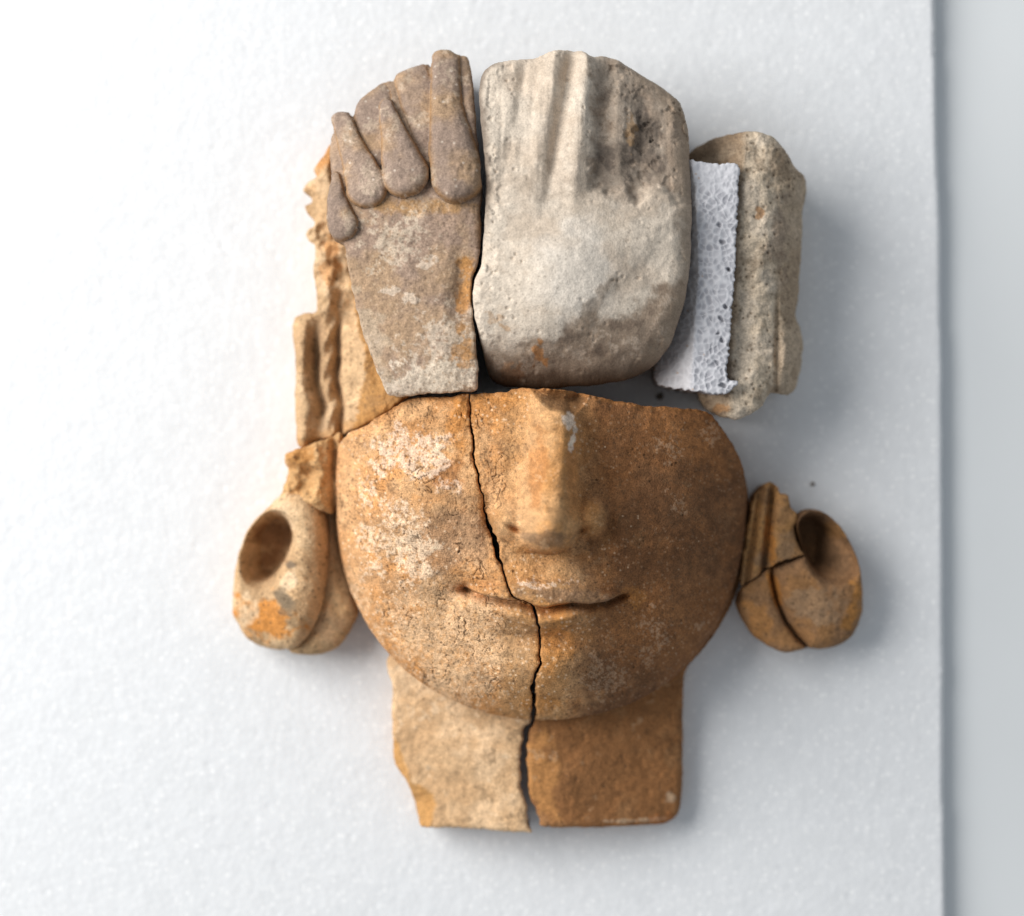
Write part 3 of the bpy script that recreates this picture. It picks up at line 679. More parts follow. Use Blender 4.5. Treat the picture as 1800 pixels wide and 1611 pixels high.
lob = thing('earlobe_fragment', 'loose curled earlobe fragment right of the face, hollow loop beside the shaded cheek', 'sculpture fragment')
lobeO = ES.at([(1302, 1040), (1297, 1062), (1308, 1092), (1332, 1124), (1366, 1145), (1392, 1151), (1422, 1144), (1450, 1146), (1482, 1141), (1507, 1125), (1522, 1098), (1528, 1068), (1525, 1028), (1515, 988), (1500, 953), (1476, 920), (1450, 900), (1426, 896), (1407, 905), (1401, 925), (1408, 955)])
cupR = ES.at([(1404, 924), (1412, 909), (1430, 901), (1450, 906), (1472, 926), (1493, 956), (1507, 988), (1510, 1008), (1492, 1022), (1464, 1023), (1440, 1014), (1422, 992), (1411, 965)])
grv = ES.at([(1356, 985), (1360, 1020), (1368, 1058), (1384, 1096), (1406, 1126), (1430, 1148)])
def lobe_z(x, y, d):
    z0 = np.zeros_like(x); q = psdf(x, y, catmull(cupR, 8))
    dg, tg, sg = pline(x, y, grv)
    ring = sg < 0
    t = np.clip(np.minimum(d, dg)/np.maximum(np.minimum(d, dg)+np.maximum(-q, 0), 1e-3), 0, 1)
    zr = 112-0.28*np.maximum(0, x-1440)-44+44*np.sqrt(np.maximum(0, 1-np.clip((0.52-t)*1.95, 0, 1)**2))
    zr -= np.where(q > 0, np.minimum(8+98*ss(1510, 1432, x)*ss(1030, 988, y), 5+q*6.0), 5*ss(-8, 0, q))+8*ss(0.75, 1.0, t)**2
    db = ss(3, 18, pline(x, y, bk[::6])[0])
    zl = 104-rim(np.minimum(d, dg+4), 30, 0.8)*(0.25+0.75*db)
    z = np.where(ring, zr, zl)-16*np.exp(-(dg/4.0)**2)*ss(0, 0.15, tg)
    return np.maximum(z+2.5*fbm(x, y, z0, 32, 3, 380)+1.0*fbm(x, y, z0, 8, 3, 381)-rim(d, 9, 0.8)*db-rim(d, 2.5), 6)
cR = ear_c_factory(390, (0.34, 0.21, 0.12), (0.42, 0.235, 0.10), (0.21, 0.14, 0.09), [(1362, 1030, 9, 46, -12, (0.55, 0.26, 0.06), 0.75), (1500, 1080, 12, 48, 12, (0.52, 0.26, 0.07), 0.7), (1335, 1085, 20, 34, -30, (0.50, 0.26, 0.09), 0.6), (1435, 1060, 40, 30, 0, (0.34, 0.26, 0.19), 0.6), (1450, 955, 30, 45, -20, (0.2, 0.13, 0.08), 0.6), (1475, 930, 14, 24, -30, (0.42, 0.24, 0.09), 0.5), (1440, 950, 34, 48, -20, (0.17, 0.105, 0.06), 0.5)])
lo = jag(catmull(lobeO, 2.5, False), 0.8, 73, 20, False)
obs = sheet(ES, np.vstack([bk[1:-1]+bn*1.6, lo[1:-1]]), lobe_z, cR, M_TERRA, 'curled_loop', lob, step=1.8, inset=16, rows=8, seed=9, wprof=lambda f: f*f,
            parts=[('teardrop_strand', lambda x, y: pline(x, y, grv)[2] > 0)])

# ------------------------------------------------------------------ hair fragment with locks over the forehead (grey-brown)
DS = Space(290)
hair = thing('hair_fragment', 'grey-brown forehead fragment with teardrop hair locks along its top', 'sculpture fragment')
Dout = [(606, 432, 235), (596, 424, 225), (586, 380, 220), (584, 320, 215), (588, 260, 205), (603, 225, 200), (628, 192, 195), (662, 166, 190), (694, 150, 190), (722, 136, 190), (752, 124, 190), (766, 108, 190), (790, 98, 190), (822, 104, 190), (831, 140, 200), (838, 230, 240),
        (846, 300, 270), (848, 350, 290), (845, 368, 295), (846, 400, 300), (842, 450, 300), (832, 490, 300), (828, 530, 300), (834, 575, 300), (838, 620, 300), (840, 660, 298), (838, 686, 295), (800, 690, 295), (750, 692, 290), (712, 697, 285), (690, 695, 280), (680, 690, 275), (670, 668, 270), (657, 640, 265), (640, 590, 258), (626, 540, 250), (613, 480, 242)]
def D_base(x, y):
    z = 305-0.10*np.maximum(0, 800-x)-0.0006*np.maximum(0, 840-x)**2
    z -= 0.00085*np.maximum(0, 420-y)**2
    return z
def hair_z(x, y, d):
    z0 = np.zeros_like(x)
    z = D_base(x, y)
    z += 4*fbm(x, y, z0, 80, 4, 400)+1.3*fbm(x, y, z0, 10, 4, 401)
    z -= 12*np.exp(-((x-812)/18)**2-((y-510)/50)**2)                      # chipped hollow near the joint
    z += 7*np.exp(-((x-790)/45)**2-((y-600)/40)**2)
    z -= np.where(y > 640, 0.0022*np.maximum(0, y-640)**2*1.6, 0)
    return z-rim(d, 6, 0.9)-np.where(y < 440, rim(d, 16, 0.8), 0)
def grey_c(x, y, z, d, w, seed=410):
    z0 = np.zeros_like(x)
    a = fbm(x, y, z0, 60, 4, seed); b = fbm(x, y, z0, 20, 4, seed+1); f = fbm(x, y, z0, 7, 3, seed+2)
    c = np.tile(np.array([(0.385, 0.282, 0.205)]), (len(x), 1))
    c = mixc(c, (0.335, 0.255, 0.215), ss(-0.1, 0.5, a)*0.8)
    c = mixc(c, (0.40, 0.285, 0.185), ss(0.1, 0.6, -a+0.4*b)*0.55)
    return c, a, b, f
def hair_c(x, y, z, d, w):
    c, a, b, f = grey_c(x, y, z, d, w)
    c = mixc(c, (0.44, 0.27, 0.12), blob(x, y, 730, 362, 90, 14, 4, 0.6, 20, 420, 0.4)*0.75)
    c = mixc(c, (0.44, 0.26, 0.11), ss(16, 0, d)*ss(440, 400, y)*ss(360, 400, y)*0.5)
    c = mixc(c, (0.30, 0.225, 0.17), ss(330, 260, y)*0.7)
    c = mixc(c, (0.62, 0.55, 0.46), powder(x, y, blob(x, y, 690, 425, 56, 54, 20, 0.7, 24, 421, 0.6)*0.8, 435)*0.65)
    c = mixc(c, (0.62, 0.55, 0.47), powder(x, y, blob(x, y, 790, 605, 58, 66, 10, 0.7, 24, 422, 0.6)*0.85, 436)*0.7)
    c = mixc(c, (0.70, 0.63, 0.54), powder(x, y, blob(x, y, 760, 672, 105, 32, -8, 0.7, 22, 423, 0.6)*0.95, 437)*0.85)
    c = mixc(c, (0.56, 0.48, 0.38), blob(x, y, 655, 600, 20, 70, -18, 0.9, 24, 424, 0.4)*0.5)
    c = mixc(c, (0.66, 0.58, 0.50), powder(x, y, 0.7*ss(0.2, 0.8, fbm(x, y, 0*x, 60, 3, 438)), 439)*0.25)
    c = mixc(c, (0.66, 0.58, 0.50), (blob(x, y, 752, 465, 12, 10, 0, 0.9, 10, 425)+blob(x, y, 685, 512, 14, 6, 0, 0.9, 10, 426)+blob(x, y, 725, 525, 18, 8, 20, 0.9, 10, 427)+blob(x, y, 700, 680, 34, 12, 10, 0.8, 14, 428))*0.7)
    c = mixc(c, (0.52, 0.25, 0.06), blob(x, y, 817, 520, 13, 60, 0, 0.9, 20, 429, 0.35)*0.7+blob(x, y, 815, 620, 15, 22, 0, 0.9, 14, 430, 0.35)*0.55)
    c = mixc(c, (0.16, 0.12, 0.09), blob(x, y, 795, 510, 12, 50, 8, 0.9, 18, 431, 0.4)*0.45)
    p1, p2, pid = worley(x, y, 9, 432); c = mixc(c, (0.14, 0.10, 0.075), np.where(pid < 0.3, ss(0.3, 0.1, p1), 0)*0.5)
    c = mixc(c, (0.55, 0.45, 0.34), np.where(pid > 0.8, ss(0.3, 0.1, p1), 0)*0.5)
    c = mixc(c, (0.23, 0.15, 0.09), ss(0.0, 0.15, w)*0.85)
    return c*(1+0.16*f)[:, None]
def lock_c(x, y, z, d, w, up):
    c, a, b, f = grey_c(x, y, z, d, w, 440)
    c = mixc(c, (0.29, 0.235, 0.208), ss(-0.3, 0.4, a+0.2)*0.6)
    c = mixc(c, (0.38, 0.225, 0.105), ss(0.52, 0.12, up)*0.85)
    c = mixc(c, (0.52, 0.44, 0.36), powder(x, y, 0.8*ss(0.0, 0.7, fbm(x, y, z, 34, 3, 443)), 445)*0.55)
    p1, p2, pid = worley(x, y, 10, 444); c = mixc(c, (0.68, 0.62, 0.56), np.where(pid < 0.05, ss(0.3, 0.12, p1), 0)*0.7)
    return c*(1+0.16*f)[:, None]
# locks: (axis with half widths, lift)
LOCKS = [([(815, 104, 17), (826, 165, 18), (835, 222, 15), (843, 275, 7)], 3),
         ([(722, 128, 34), (733, 168, 36), (742, 210, 28), (750, 255, 17), (757, 300, 7)], -2),
         ([(652, 168, 36), (656, 205, 37), (662, 245, 29), (669, 285, 17), (676, 320, 7)], -2),
         ([(589, 240, 15), (597, 278, 20), (608, 315, 16), (616, 348, 7)], -2),
         ([(783, 96, 25), (783, 150, 27), (788, 210, 33), (796, 262, 42), (804, 311, 48)], 13),
         ([(678, 186, 14), (687, 220, 20), (700, 262, 32), (712, 306, 43)], 13),
         ([(599, 207, 19), (612, 245, 22), (628, 285, 29), (645, 330, 37)], 10),
         ([(588, 312, 10), (591, 350, 20), (601, 396, 29)], 7)]
LOCKS = [(np.column_stack([DS.at([(a, b, D_base(np.array([a*1.0]), np.array([b*1.0]))[0]) for a, b, r in ax]), [r for _, _, r in ax]]), up) for ax, up in LOCKS]
LOCKS = [(catmull(a, 10, False), up) for a, up in LOCKS]
def lock_field(x, y):
    """relief of the merged locks: height, index of the lock on top (-1 none), height above its own foot"""
    z0 = np.zeros_like(x); best = np.full(x.shape, -1e3); own = np.full(x.shape, -1); rel = np.zeros_like(x)
    wx = x+1.8*fbm(x, y, z0, 30, 2, 446); wy = y+1.8*fbm(x, y, z0, 30, 2, 447)
    for i, (A, up) in enumerate(LOCKS):
        d, t, sg = pline(wx, wy, A)
        seg = np.concatenate([[0], np.cumsum(np.hypot(*(A[1:, :2]-A[:-1, :2]).T))]); r = np.interp(t, seg/seg[-1], A[:, 2])
        q = d/r
        h = np.where(q < 1, up-3+r*(0.30 if i in (1, 2, 3) else 0.66)*np.sqrt(np.maximum(0, 1-q*q))*(1-0.18*np.maximum(0, 0.6-q)), -1e3)
        m = h > best
        best = np.where(m, h, best); own = np.where(m, i, own); rel = np.where(m, np.clip(1-q, 0, 1), rel)
    on = best > -2
    return np.where(on, best, 0), np.where(on, own, -1), np.where(on, rel, 0)
def hair_full_z(x, y, d):
    z0 = np.zeros_like(x)
    h, own, rel = lock_field(x, y)
    z = D_base(x, y)-6*ss(345, 300, y)
    body = hair_z(x, y, d)-D_base(x, y)
    chip = 2.5*ss(0.3, 0.6, fbm(x, y, z0, 34, 3, 448))
    lockz = h+1.6*fbm(x, y, z0, 30, 3, 449)+0.9*fbm(x, y, z0, 8, 3, 450)-chip*0.6-rim(d, 12, 0.8)
    return z+np.where(own >= 0, lockz, body)
def hair_full_c(x, y, z, d, w):
    h, own, rel = lock_field(x, y)
    c1 = hair_c(x, y, z, d, w); c2 = lock_c(x, y, z, d, w, np.sqrt(np.maximum(0, rel)))
    c2 = c2*(1+0.10*np.sin(own*2.3+1))[:, None]
    # packed soil where a lock meets the surface below it
    near = ss(0.0, 0.5, 0)
    c = np.where((own >= 0)[:, None], c2, c1)
    return mixc(c, (0.23, 0.15, 0.09), ss(0.0, 0.15, w)*0.85)
Dtop = [(606, 432, 235), (590, 425, 225), (578, 405, 222), (574, 380, 220), (578, 345, 218), (583, 315, 215), (578, 275, 210), (580, 245, 205), (585, 228, 200), (581, 205, 200), (592, 197, 200), (612, 198, 200), (621, 203, 200), (626, 184, 196), (640, 168, 194), (662, 152, 190), (683, 140, 190), (691, 140, 190), (697, 130, 190), (725, 118, 190), (752, 111, 190), (757, 116, 190), (760, 100, 190), (771, 91, 190), (790, 91, 190), (803, 99, 190), (822, 103, 190), (831, 140, 200), (838, 230, 240)]
Dfull = Dtop+Dout[[p[0] for p in Dout].index(846):]
dp = catmull(DS.at(Dfull), 2.0); dp = jag(dp, amp_by(dp, lambda a, b: 2.2 if b > 440 else 1.3), 81, 18)
def own_is(i): return lambda x, y: lock_field(x, y)[1] == i
sheet(DS, dp, hair_full_z, hair_full_c, M_GREY, 'forehead_block', hair, step=1.6, inset=10, rows=9, seed=10,
      parts=[('hair_lock', own_is(i)) for i in range(len(LOCKS))])

# ------------------------------------------------------------------ pale block beside it
blk = thing('crown_fragment', 'large chalky cream block with grey stains, touching the hair fragment', 'sculpture fragment')
Eout = [(842, 165, 250), (848, 132, 245), (868, 116, 240), (910, 108, 240), (945, 104, 240), (972, 95, 240), (1000, 91, 240), (1020, 95, 240), (1036, 103, 238), (1060, 100, 235), (1085, 107, 230), (1120, 127, 220), (1160, 153, 210), (1190, 180, 200), (1203, 208, 198), (1210, 250, 200),
        (1213, 330, 205), (1211, 450, 210), (1201, 530, 210), (1186, 580, 205), (1165, 626, 200), (1140, 650, 200), (1100, 668, 205), (1060, 675, 210), (1000, 680, 215), (950, 683, 218), (905, 681, 220), (872, 673, 225), (857, 652, 240), (848, 610, 270), (836, 562, 290), (832, 520, 300), (835, 495, 300), (846, 468, 300), (851, 400, 300), (854, 340, 295), (851, 280, 290), (846, 220, 275)]
def crown_z(x, y, d):
    z0 = np.zeros_like(x)
    z = 318-0.00035*np.maximum(0, 420-y)**2-0.0007*np.maximum(0, x-1010)**2
    z += 26*np.exp(-((x-980)/105)**2-((y-490)/88)**2)
    z -= 0.0042*np.maximum(0, y-540)**2
    # drapery-like vertical ridges, upper part
    up = ss(420, 220, y+14*fbm(x, y, z0, 40, 2, 509))
    xs = x+(y-220)*0.10
    z += up*(8*np.exp(-((x+(y-220)*0.17-955)/18)**2)-13*np.exp(-((x+(y-220)*0.17-984)/11)**2)+13*np.exp(-((xs-1020)/16)**2)-5*np.exp(-((x+(y-220)*0.2-905)/12)**2))
    z += up*(-2.0*np.exp(-((x+(y-220)*0.2-925)/9)**2)+2*fbm(x, y*0.15, z0, 18, 3, 508))
    rec = ss(1034, 1052, x+7*fbm(x, y, z0, 18, 3, 500))*ss(358, 322, y+20*fbm(x, y, z0, 40, 3, 501))
    z -= 19*rec
    z += rec*(5*np.exp(-((x-1088)/12)**2)-6*np.exp(-((x-1130)/16)**2)*ss(140, 200, y))
    z -= 9*blob(x, y, 1130, 240, 18, 26, 0, 0.7, 16, 502)*rec
    z -= 7*np.exp(-((x-900)/40)**2-((y-150)/18)**2)
    z -= 5*ss(0.2, 0.5, fbm(x, y, z0, 24, 4, 534))*(ss(40, 8, d)*0.8+0.7*rec)
    p1, p2, pid = worley(x+3*fbm(x, y, z0, 12, 2, 535), y, 13, 536); z -= np.where(pid < 0.2, 3*ss(0.3, 0.1, p1), 0)*ss(0.0, 0.5, fbm(x, y, z0, 50, 3, 537)+0.2*up)
    # flaked lower-left
    fl_ = ss(-6, 6, (y-560)-0.62*(x-900)*-0.35-70+26*fbm(x, y, z0, 40, 4, 503))
    z -= 6*ss(600, 640, y+24*fbm(x, y, z0, 40, 4, 503))
    z -= 6*ss(-25, 45, (x-1015)*0.9+(y-560)*0.9+20*fbm(x, y, z0, 34, 3, 504))
    z += 4*fbm(x, y, z0, 110, 3, 505)+0.8*fbm(x, y, z0, 26, 3, 506)+0.4*fbm(x, y, z0, 7, 3, 507)
    return z-rim(d, 14, 0.9)-np.where(x > 1080, rim(d, 42, 0.8), 0)*ss(1080, 1150, x)-rim(d, 34, 0.55)*ss(620, 660, y)-rim(d, 24, 0.6)*ss(180, 130, y)
def crown_c(x, y, z, d, w):
    z0 = np.zeros_like(x)
    a = fbm(x, y, z0, 70, 4, 510); b = fbm(x, y, z0, 22, 4, 511); f = fbm(x, y, z0, 7, 3, 512); s_ = fbm(x, y*0.34, z0, 16, 4, 513)
    c = np.tile(np.array([(0.61, 0.525, 0.44)]), (len(x), 1))
    c = mixc(c, CHALK, ss(-0.3, 0.5, a+0.2)*0.5)
    c = mixc(c, (0.50, 0.42, 0.34), ss(0.1, 0.6, b-0.4*a)*0.4)
    up = ss(430, 220, y+40*b)
    c = mixc(c, (0.42, 0.34, 0.27), up*ss(0.2, 0.9, s_+0.6*b)*0.16)
    c = mixc(c, (0.77, 0.72, 0.66), blob(x, y, 1000, 490, 60, 75, 10, 0.5, 40, 514, 0.6)*0.75)
    rec = ss(1032, 1056, x+12*b)*ss(362, 316, y+34*b)
    c = mixc(c, (0.26, 0.20, 0.155), rec*(0.62+0.3*b)*(1-0.5*ss(1150, 1200, x)))
    c = mixc(c, (0.13, 0.105, 0.088), rec*ss(0.05, 0.6, fbm(x, y*0.7, z0, 38, 4, 531))*0.75)
    c = mixc(c, (0.50, 0.41, 0.33), rec*powder(x, y, 0.8*np.exp(-((x-1086)/13)**2)+0.5*ss(0.1, 0.6, fbm(x, y, z0, 30, 3, 532)), 533)*0.55)
    c = mixc(c, (0.12, 0.10, 0.085), rec*(0.6*blob(x, y, 1072, 296, 36, 44, 0, 0.9, 22, 515, 0.6)+blob(x, y, 1135, 235, 22, 28, 0, 0.9, 16, 516, 0.35)+blob(x, y, 1120, 170, 40, 26, 30, 0.9, 18, 517, 0.35)*0.7)*0.75)
    c = mixc(c, (0.40, 0.31, 0.24), rec*blob(x, y, 1190, 250, 24, 90, 0, 0.6, 22, 518, 0.4)*0.6)
    c = mixc(c, (0.44, 0.27, 0.13), rec*blob(x, y, 1112, 232, 10, 20, 0, 0.9, 10, 519, 0.4)*0.6)
    c = mixc(c, (0.27, 0.22, 0.175), (blob(x, y, 955, 320, 34, 30, 0, 0.95, 18, 520, 0.35)+blob(x, y, 1020, 325, 26, 20, 0, 0.95, 14, 521, 0.35)+blob(x, y, 920, 330, 24, 20, 0, 0.9, 14, 522, 0.35)*0.6)*0.32)
    # brown lower band
    lowb = ss(-16, 16, (y-596)+0.42*(x-985)*np.where(x > 985, 1, 0.15)+30*fbm(x, y, z0, 36, 4, 523))
    c = mixc(c, (0.27, 0.195, 0.14), lowb*0.82)
    c = mixc(c, (0.52, 0.43, 0.35), powder(x, y, lowb*0.7*ss(0.0, 0.5, b), 530)*0.7)
    c = mixc(c, (0.15, 0.11, 0.085), lowb*ss(0.2, 0.6, -b+0.3*f)*0.55)
    c = mixc(c, (0.46, 0.20, 0.055), blob(x, y, 948, 625, 12, 18, 0, 0.9, 12, 524, 0.35)*0.75+blob(x, y, 900, 655, 26, 14, 10, 0.9, 12, 525, 0.35)*0.4)
    c = mixc(c, (0.28, 0.22, 0.17), blob(x, y, 1040, 545, 14, 44, 35, 0.9, 16, 526, 0.35)*0.6)
    c = mixc(c, (0.48, 0.30, 0.16), blob(x, y, 868, 560, 12, 10, 30, 0.9, 10, 527)*0.5+blob(x, y, 885, 575, 18, 4, 30, 0.9, 10, 528)*0.6)
    c = mixc(c, (0.36, 0.28, 0.21), ss(46, 6, d+14*b)*ss(1090, 1140, x)*0.8)
    c = mixc(c, (0.13, 0.10, 0.08), ss(16, 3, d+5*b)*ss(890, 865, x)*ss(480, 330, y)*0.8)
    c = mixc(c, (0.17, 0.125, 0.09), ss(44, 4, d+12*b)*ss(615, 655, y+8*b)*0.8)
    p1, p2, pid = worley(x, y, 10, 529); c = mixc(c, (0.18, 0.14, 0.11), np.where(pid < 0.22, ss(0.25, 0.08, p1), 0)*0.5*ss(-0.1, 0.4, a+up*0.3))
    c = mixc(c, (0.20, 0.155, 0.12), ss(0.0, 0.12, w)*0.85)
    return c*(1+0.10*f+0.05*b)[:, None]
ep = catmull(DS.at(Eout), 2.5); ep = jag(ep, 1.4, 82, 24)
sheet(DS, ep, crown_z, crown_c, M_PALE, 'pale_block', blk, step=1.9, inset=14, rows=10, seed=11)

# ------------------------------------------------------------------ gritty fragment at the right, behind the foam wedge
RS = Space(200)
bck = thing('back_fragment', 'rough beige fragment with rounded ridge right of the white foam wedge', 'sculpture fragment')
Fout = [(1214, 264, 150), (1240, 246, 165), (1270, 236, 185), (1300, 232, 195), (1340, 237, 195), (1368, 252, 185), (1388, 276, 165), (1399, 302, 130), (1411, 312, 110), (1416, 338, 100), (1409, 380, 100), (1408, 450, 100), (1402, 520, 95), (1397, 562, 90), (1407, 582, 80), (1411, 612, 80), (1405, 660, 80), (1391, 690, 80), (1370, 697, 85), (1346, 692, 100),
        (1331, 714, 115), (1310, 730, 120), (1282, 739, 115), (1256, 734, 110), (1232, 716, 105), (1222, 680, 100), (1226, 560, 100), (1222, 420, 110), (1212, 320, 120)]
def back_z(x, y, d):
    z0 = np.zeros_like(x)
    xr = 1338-0.045*(y-300)
    z = 218-0.035*(y-300)-np.where(x < xr, 0.0016*(xr-x)**2+1.0*np.maximum(0, 1306-0.06*(y-290)-x), 0.010*np.maximum(0, x-xr-6)**2+0.25*np.maximum(0, x-xr))
    z = np.maximum(z, 95)
    z += 34*np.exp(-((x-1388)/22)**2-((y-630)/48)**2)+10*np.exp(-((x-1404)/12)**2-((y-340)/26)**2)
    z -= 12*np.exp(-((x-1367)/5)**2)*ss(480, 540, y)
    z += 8*fbm(x, y, z0, 60, 4, 600)+2.5*fbm(x, y, z0, 14, 4, 601)
    p1, p2, pid = worley(x, y, 12, 602); z -= np.where(pid < 0.3, 3*ss(0.28, 0.08, p1), 0)
    return np.maximum(z-rim(d, 20, 0.8), 10)
def back_c(x, y, z, d, w):
    z0 = np.zeros_like(x)
    a = fbm(x, y, z0, 50, 4, 610); b = fbm(x, y, z0, 16, 4, 611); f = fbm(x, y, z0, 6, 3, 612)
    c = np.tile(np.array([(0.61, 0.50, 0.375)]), (len(x), 1))
    c = mixc(c, (0.60, 0.51, 0.41), ss(0, 0.5, a)*0.6); c = mixc(c, (0.30, 0.225, 0.155), ss(0.1, 0.6, -a+0.4*b)*0.65)
    c = mixc(c, (0.22, 0.165, 0.115), ss(265, 235, y+0.6*(x-1290))*0.6+blob(x, y, 1380, 290, 20, 34, -30, 0.7, 18, 613)*0.5)
    c = mixc(c, (0.25, 0.16, 0.09), ss(1310, 1296, x+0.05*(y-300)+8*b)*0.6)
    c = mixc(c, (0.36, 0.26, 0.17), ss(1352, 1375, x+10*b)*0.6)
    c = mixc(c, (0.42, 0.20, 0.07), blob(x, y, 1333, 377, 7, 9, 0, 0.7, 8, 614)*0.7+blob(x, y, 1265, 718, 14, 9, 0, 0.7, 8, 615)*0.6)
    c = mixc(c, (0.28, 0.21, 0.16), blob(x, y, 1368, 420, 16, 60, 0, 0.9, 18, 616)*0.5)
    p1, p2, pid = worley(x, y, 12, 602); c = mixc(c, (0.16, 0.115, 0.08), np.where(pid < 0.3, ss(0.28, 0.08, p1), 0)*0.65)
    q1, q2, qid = worley(x, y, 6.5, 617); c = mixc(c, (0.16, 0.115, 0.08), np.where(qid < 0.3, ss(0.35, 0.1, q1), 0)*0.5)
    return c*(1+0.18*f)[:, None]
fp = jag(catmull(RS.at(Fout), 2.5), 2.0, 83, 20)
sheet(RS, fp, back_z, back_c, M_BACK, 'ridged_block', bck, step=1.9, inset=10, rows=8, seed=12,
      parts=[('lower_knob', lambda x, y: ((x-1388)/26)**2+((y-630)/62)**2 < 1)])

# ------------------------------------------------------------------ foam wedge between the blocks
WS = Space(232)
Wout = [(1208, 284, 230), (1230, 285, 232), (1262, 288, 235), (1298, 292, 236), (1298, 330, 236), (1295, 400, 236), (1292, 470, 236), (1287, 540, 236), (1281, 620, 236), (1278, 662, 236), (1296, 672, 225), (1286, 684, 228), (1276, 693, 232), (1250, 692, 232), (1222, 688, 228), (1190, 686, 180), (1155, 676, 130), (1146, 660, 125), (1160, 600, 150), (1185, 520, 180), (1198, 420, 200), (1204, 340, 210)]
def wedge_line(y): return np.interp(y, [285, 330, 480, 690], [1214, 1222, 1228, 1212])
def wedge_cells(x, y):
    z0 = np.zeros_like(x)
    return worley(x+4*fbm(x, y, z0, 20, 2, 700), y*0.95+4*fbm(x, y, z0, 20, 2, 701), 11.0, 702, 0.85)
def wedge_z(x, y, d):
    z0 = np.zeros_like(x)
    f1, f2, idn = wedge_cells(x, y); wl = wedge_line(y)
    e = ss(0.0, 0.22, f2-f1)
    top = ss(-4, 6, x-wl)
    z = 238-1.35*np.maximum(0, wl-x)
    soft = ss(300, 350, y)
    bub = np.sqrt(np.clip(1-(f1/0.62)**2, 0, 1))*e
    z -= top*(2.0*bub*(0.5+0.5*idn))*(0.25+0.75*soft)+(1-top)*2.0*bub
    f3 = np.where(idn > 0.86, 9*ss(0.42, 0.2, f1), 0); z -= f3*top*soft*ss(1240, 1290, x)
    z += 2.0*fbm(x, y, z0, 40, 3, 703)+0.7*fbm(x, y, z0, 6, 2, 704)
    return z-rim(d, 3)
def wedge_c(x, y, z, d, w):
    z0 = np.zeros_like(x)
    f1, f2, idn = wedge_cells(x, y); wl = wedge_line(y); top = ss(-4, 6, x-wl); soft = 0.25+0.75*ss(300, 350, y)
    e = ss(0.04, 0.2, f2-f1)
    c = np.tile(np.array([(0.64, 0.64, 0.675)]), (len(x), 1))
    bub = ss(0.0, 1.0, np.clip(1-(f1/0.62)**2, 0, 1))*e
    c = mixc(c, (0.36, 0.36, 0.395), bub*(0.4+0.6*idn)*(0.6+0.4*top)*soft)
    c = mixc(c, (0.36, 0.36, 0.38), np.where(idn > 0.86, ss(0.42, 0.2, f1), 0)*top*soft*ss(1240, 1290, x)*0.9)
    c = mixc(c, (0.52, 0.50, 0.50), (1-top)*0.35)  # left face greyer: shade from the cream block put into the colour
    c = mixc(c, (0.45, 0.30, 0.2), np.where(worley(x, y, 9, 705)[2] < 0.05, ss(0.3, 0.1, worley(x, y, 9, 705)[0]), 0)*ss(1250, 1230, x)*0.7)
    return c
wp = catmull(WS.at(Wout), 1.6); wp = jag(wp, 2.6, 84, 6)
wd = sheet(WS, wp, wedge_z, wedge_c, M_SPACER, 'foam_wedge', None, step=1.5, zbot=40, inset=3, rows=8, wall_rough=2.5, seed=13)[0]
wd['label'] = 'white open-cell foam strip wedged between cream block and rough beige fragment'; wd['category'] = 'foam strip'

# ------------------------------------------------------------------ side fragment at the left
LS = Space(150)
sidef = thing('side_fragment', 'blurred buff side fragment behind the grey-brown hair piece, above the looped ear', 'sculpture fragment')
Hout = [(577, 248, 150), (562, 272, 140), (549, 292, 130), (553, 308, 125), (537, 316, 118), (530, 332, 115), (545, 348, 115), (534, 360, 112), (536, 372, 112), (549, 384, 112), (551, 398, 110), (538, 408, 108), (541, 422, 108), (553, 432, 110), (550, 480, 110), (555, 545, 108), (532, 550, 100), (517, 558, 95), (513, 585, 92), (519, 640, 92), (518, 700, 92), (520, 755, 95), (527, 786, 98),
        (560, 776, 120), (600, 764, 150), (640, 746, 185), (680, 722, 205), (704, 702, 215), (720, 690, 215), (700, 600, 215), (660, 500, 205), (640, 400, 190), (620, 320, 175), (600, 262, 160)]
def side_z(x, y, d):
    z0 = np.zeros_like(x)
    z = 108+0.62*np.maximum(0, x-590)+0.18*(x-590)*(x < 590)
    z = np.where(x > 642+0.2*(y-650), z-0.35*(x-642-0.2*(y-650)), z)
    low = ss(540, 580, y)
    xw = x+4.5*fbm(x*0.3, y, z0, 60, 2, 803); gl = ss(560, 620, y)*ss(800, 700, y)
    z += low*(20*np.exp(-((xw-530)/13)**2)-26*gl*np.exp(-((xw-551-0.06*(y-600))/9)**2)+10*np.exp(-((xw-566)/8)**2)+15*np.exp(-((xw-577)/8)**2)*(0.55+0.45*np.sin((y+x*0.8)/7.5))-20*np.exp(-((xw-593)/6)**2))
    z += (1-low)*(16*fbm(x, y, z0, 36, 3, 800)+14*np.exp(-((x-575)/14)**2))
    z += 4*fbm(x, y, z0, 30, 4, 801)+1.4*fbm(x, y, z0, 9, 3, 802)
    return np.maximum(z-rim(d, 12, 0.9), 8)
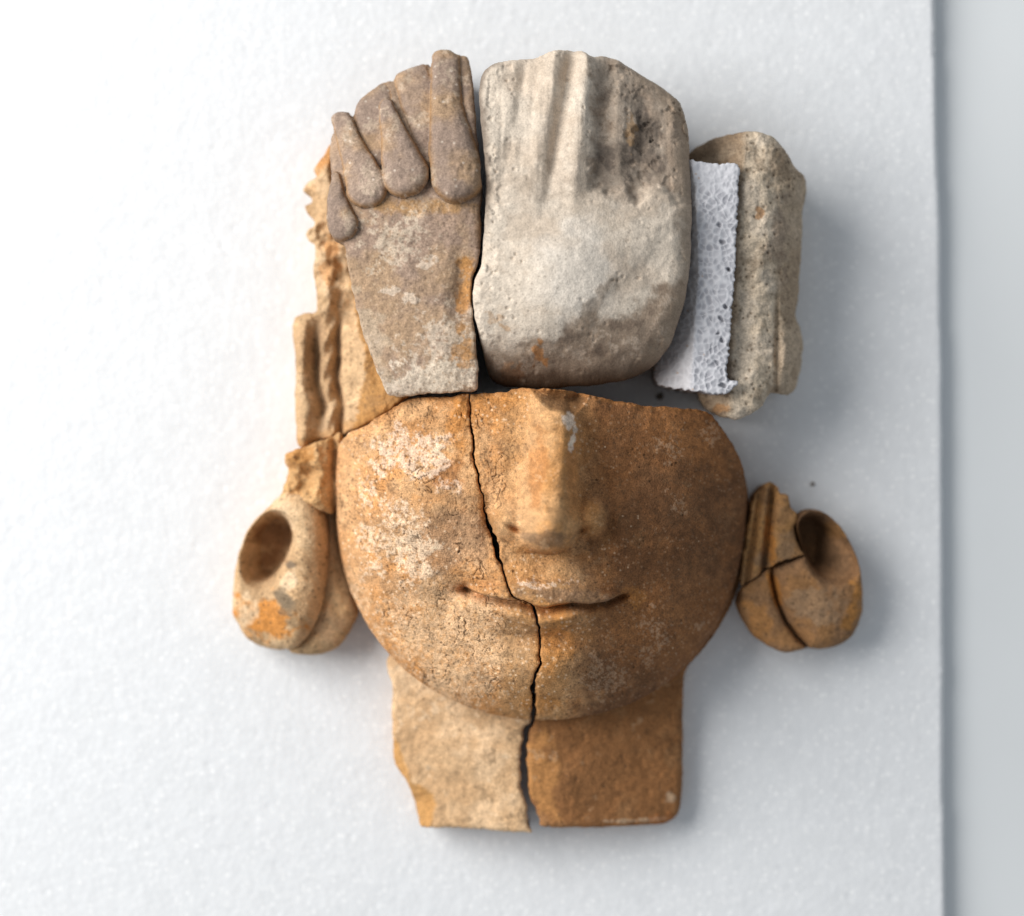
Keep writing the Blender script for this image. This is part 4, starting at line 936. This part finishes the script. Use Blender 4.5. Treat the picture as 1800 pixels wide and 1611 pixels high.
def side_c(x, y, z, d, w):
    z0 = np.zeros_like(x)
    a = fbm(x, y, z0, 45, 4, 810); b = fbm(x, y, z0, 14, 3, 811)
    c = np.tile(np.array([(0.54, 0.40, 0.26)]), (len(x), 1))
    c = mixc(c, (0.60, 0.48, 0.35), ss(0, 0.5, a)*0.6); c = mixc(c, (0.40, 0.28, 0.18), ss(0.1, 0.6, -a+0.3*b)*0.5)
    flat = ss(592, 600, x)*ss(470, 500, y)
    c = mixc(c, (0.64, 0.49, 0.33), flat*0.8)
    fx = 642-0.25*np.maximum(0, y-660)+0.25*np.minimum(0, y-620)
    frac = ss(-3, 4, x-fx+6*b)*ss(470, 520, y)
    c = mixc(c, (0.50, 0.29, 0.11), frac*0.9); c = mixc(c, (0.30, 0.19, 0.10), frac*ss(0, 0.5, b)*0.5)
    c = mixc(c, (0.50, 0.28, 0.10), ss(735, 750, y+0.35*(x-600)+6*b)*0.5)
    c = mixc(c, ORANGE, (blob(x, y, 572, 275, 18, 30, 30, 0.7, 18, 812)+blob(x, y, 580, 450, 14, 40, 0, 0.8, 18, 813)*0.7)*0.7)
    c = mixc(c, (0.32, 0.23, 0.16), ss(545, 570, y)*(np.exp(-((x-556)/12)**2)+np.exp(-((x-590)/6)**2))*ss(-0.5, 0.4, b)*0.5)
    p1, p2, pid = worley(x, y, 12, 814); c = mixc(c, (0.16, 0.10, 0.06), np.where(pid < 0.25, ss(0.28, 0.08, p1), 0)*0.5)
    return c*(1+0.14*b)[:, None]
hp = jag(catmull(LS.at(Hout), 2.5), 1.8, 85, 16)
sheet(LS, hp, side_z, side_c, M_TERRA, 'broken_edge', sidef, step=1.9, inset=8, rows=8, seed=14,
      parts=[('ear_folds', lambda x, y: (x < 596) & (y > 552)), ('side_curls', lambda x, y: (x < 600) & (y <= 552))])

# ------------------------------------------------------------------ loose crumbs on the foam
def crumb(px, py, r, label, seed):
    n, m = 14, 9
    th = np.linspace(0, 2*math.pi, n, endpoint=False); ph = np.linspace(0.05, math.pi-0.05, m)
    X = np.outer(np.sin(ph), np.cos(th)).ravel(); Y = np.outer(np.sin(ph), np.sin(th)).ravel(); Z = np.outer(np.cos(ph), np.ones(n)).ravel()
    k = r*(1+0.35*fbm(X*10, Y*10, Z*10, 9, 3, seed))
    id_ = np.arange(n*m).reshape(m, n); nx_ = np.roll(id_, -1, 1)
    F = np.stack([id_[:-1], id_[1:], nx_[1:], nx_[:-1]], -1).reshape(-1, 4)
    c = np.tile(np.array([(0.2, 0.16, 0.13)]), (len(X), 1))
    o = raw_mesh('clay_crumb', sp0.world(px+X*k, py+Y*k, r*0.5+Z*k*0.6), F, M_BACK, c)
    o['label'] = label; o['category'] = 'crumb'; o['group'] = 'loose clay crumbs on the foam'
crumb(1428, 851, 3.6, 'tiny dark clay crumb on the foam above the loose curled earlobe', 5)
crumb(1160, 698, 6.0, 'dark clay crumb in the shadowed gap below the cream block', 6)
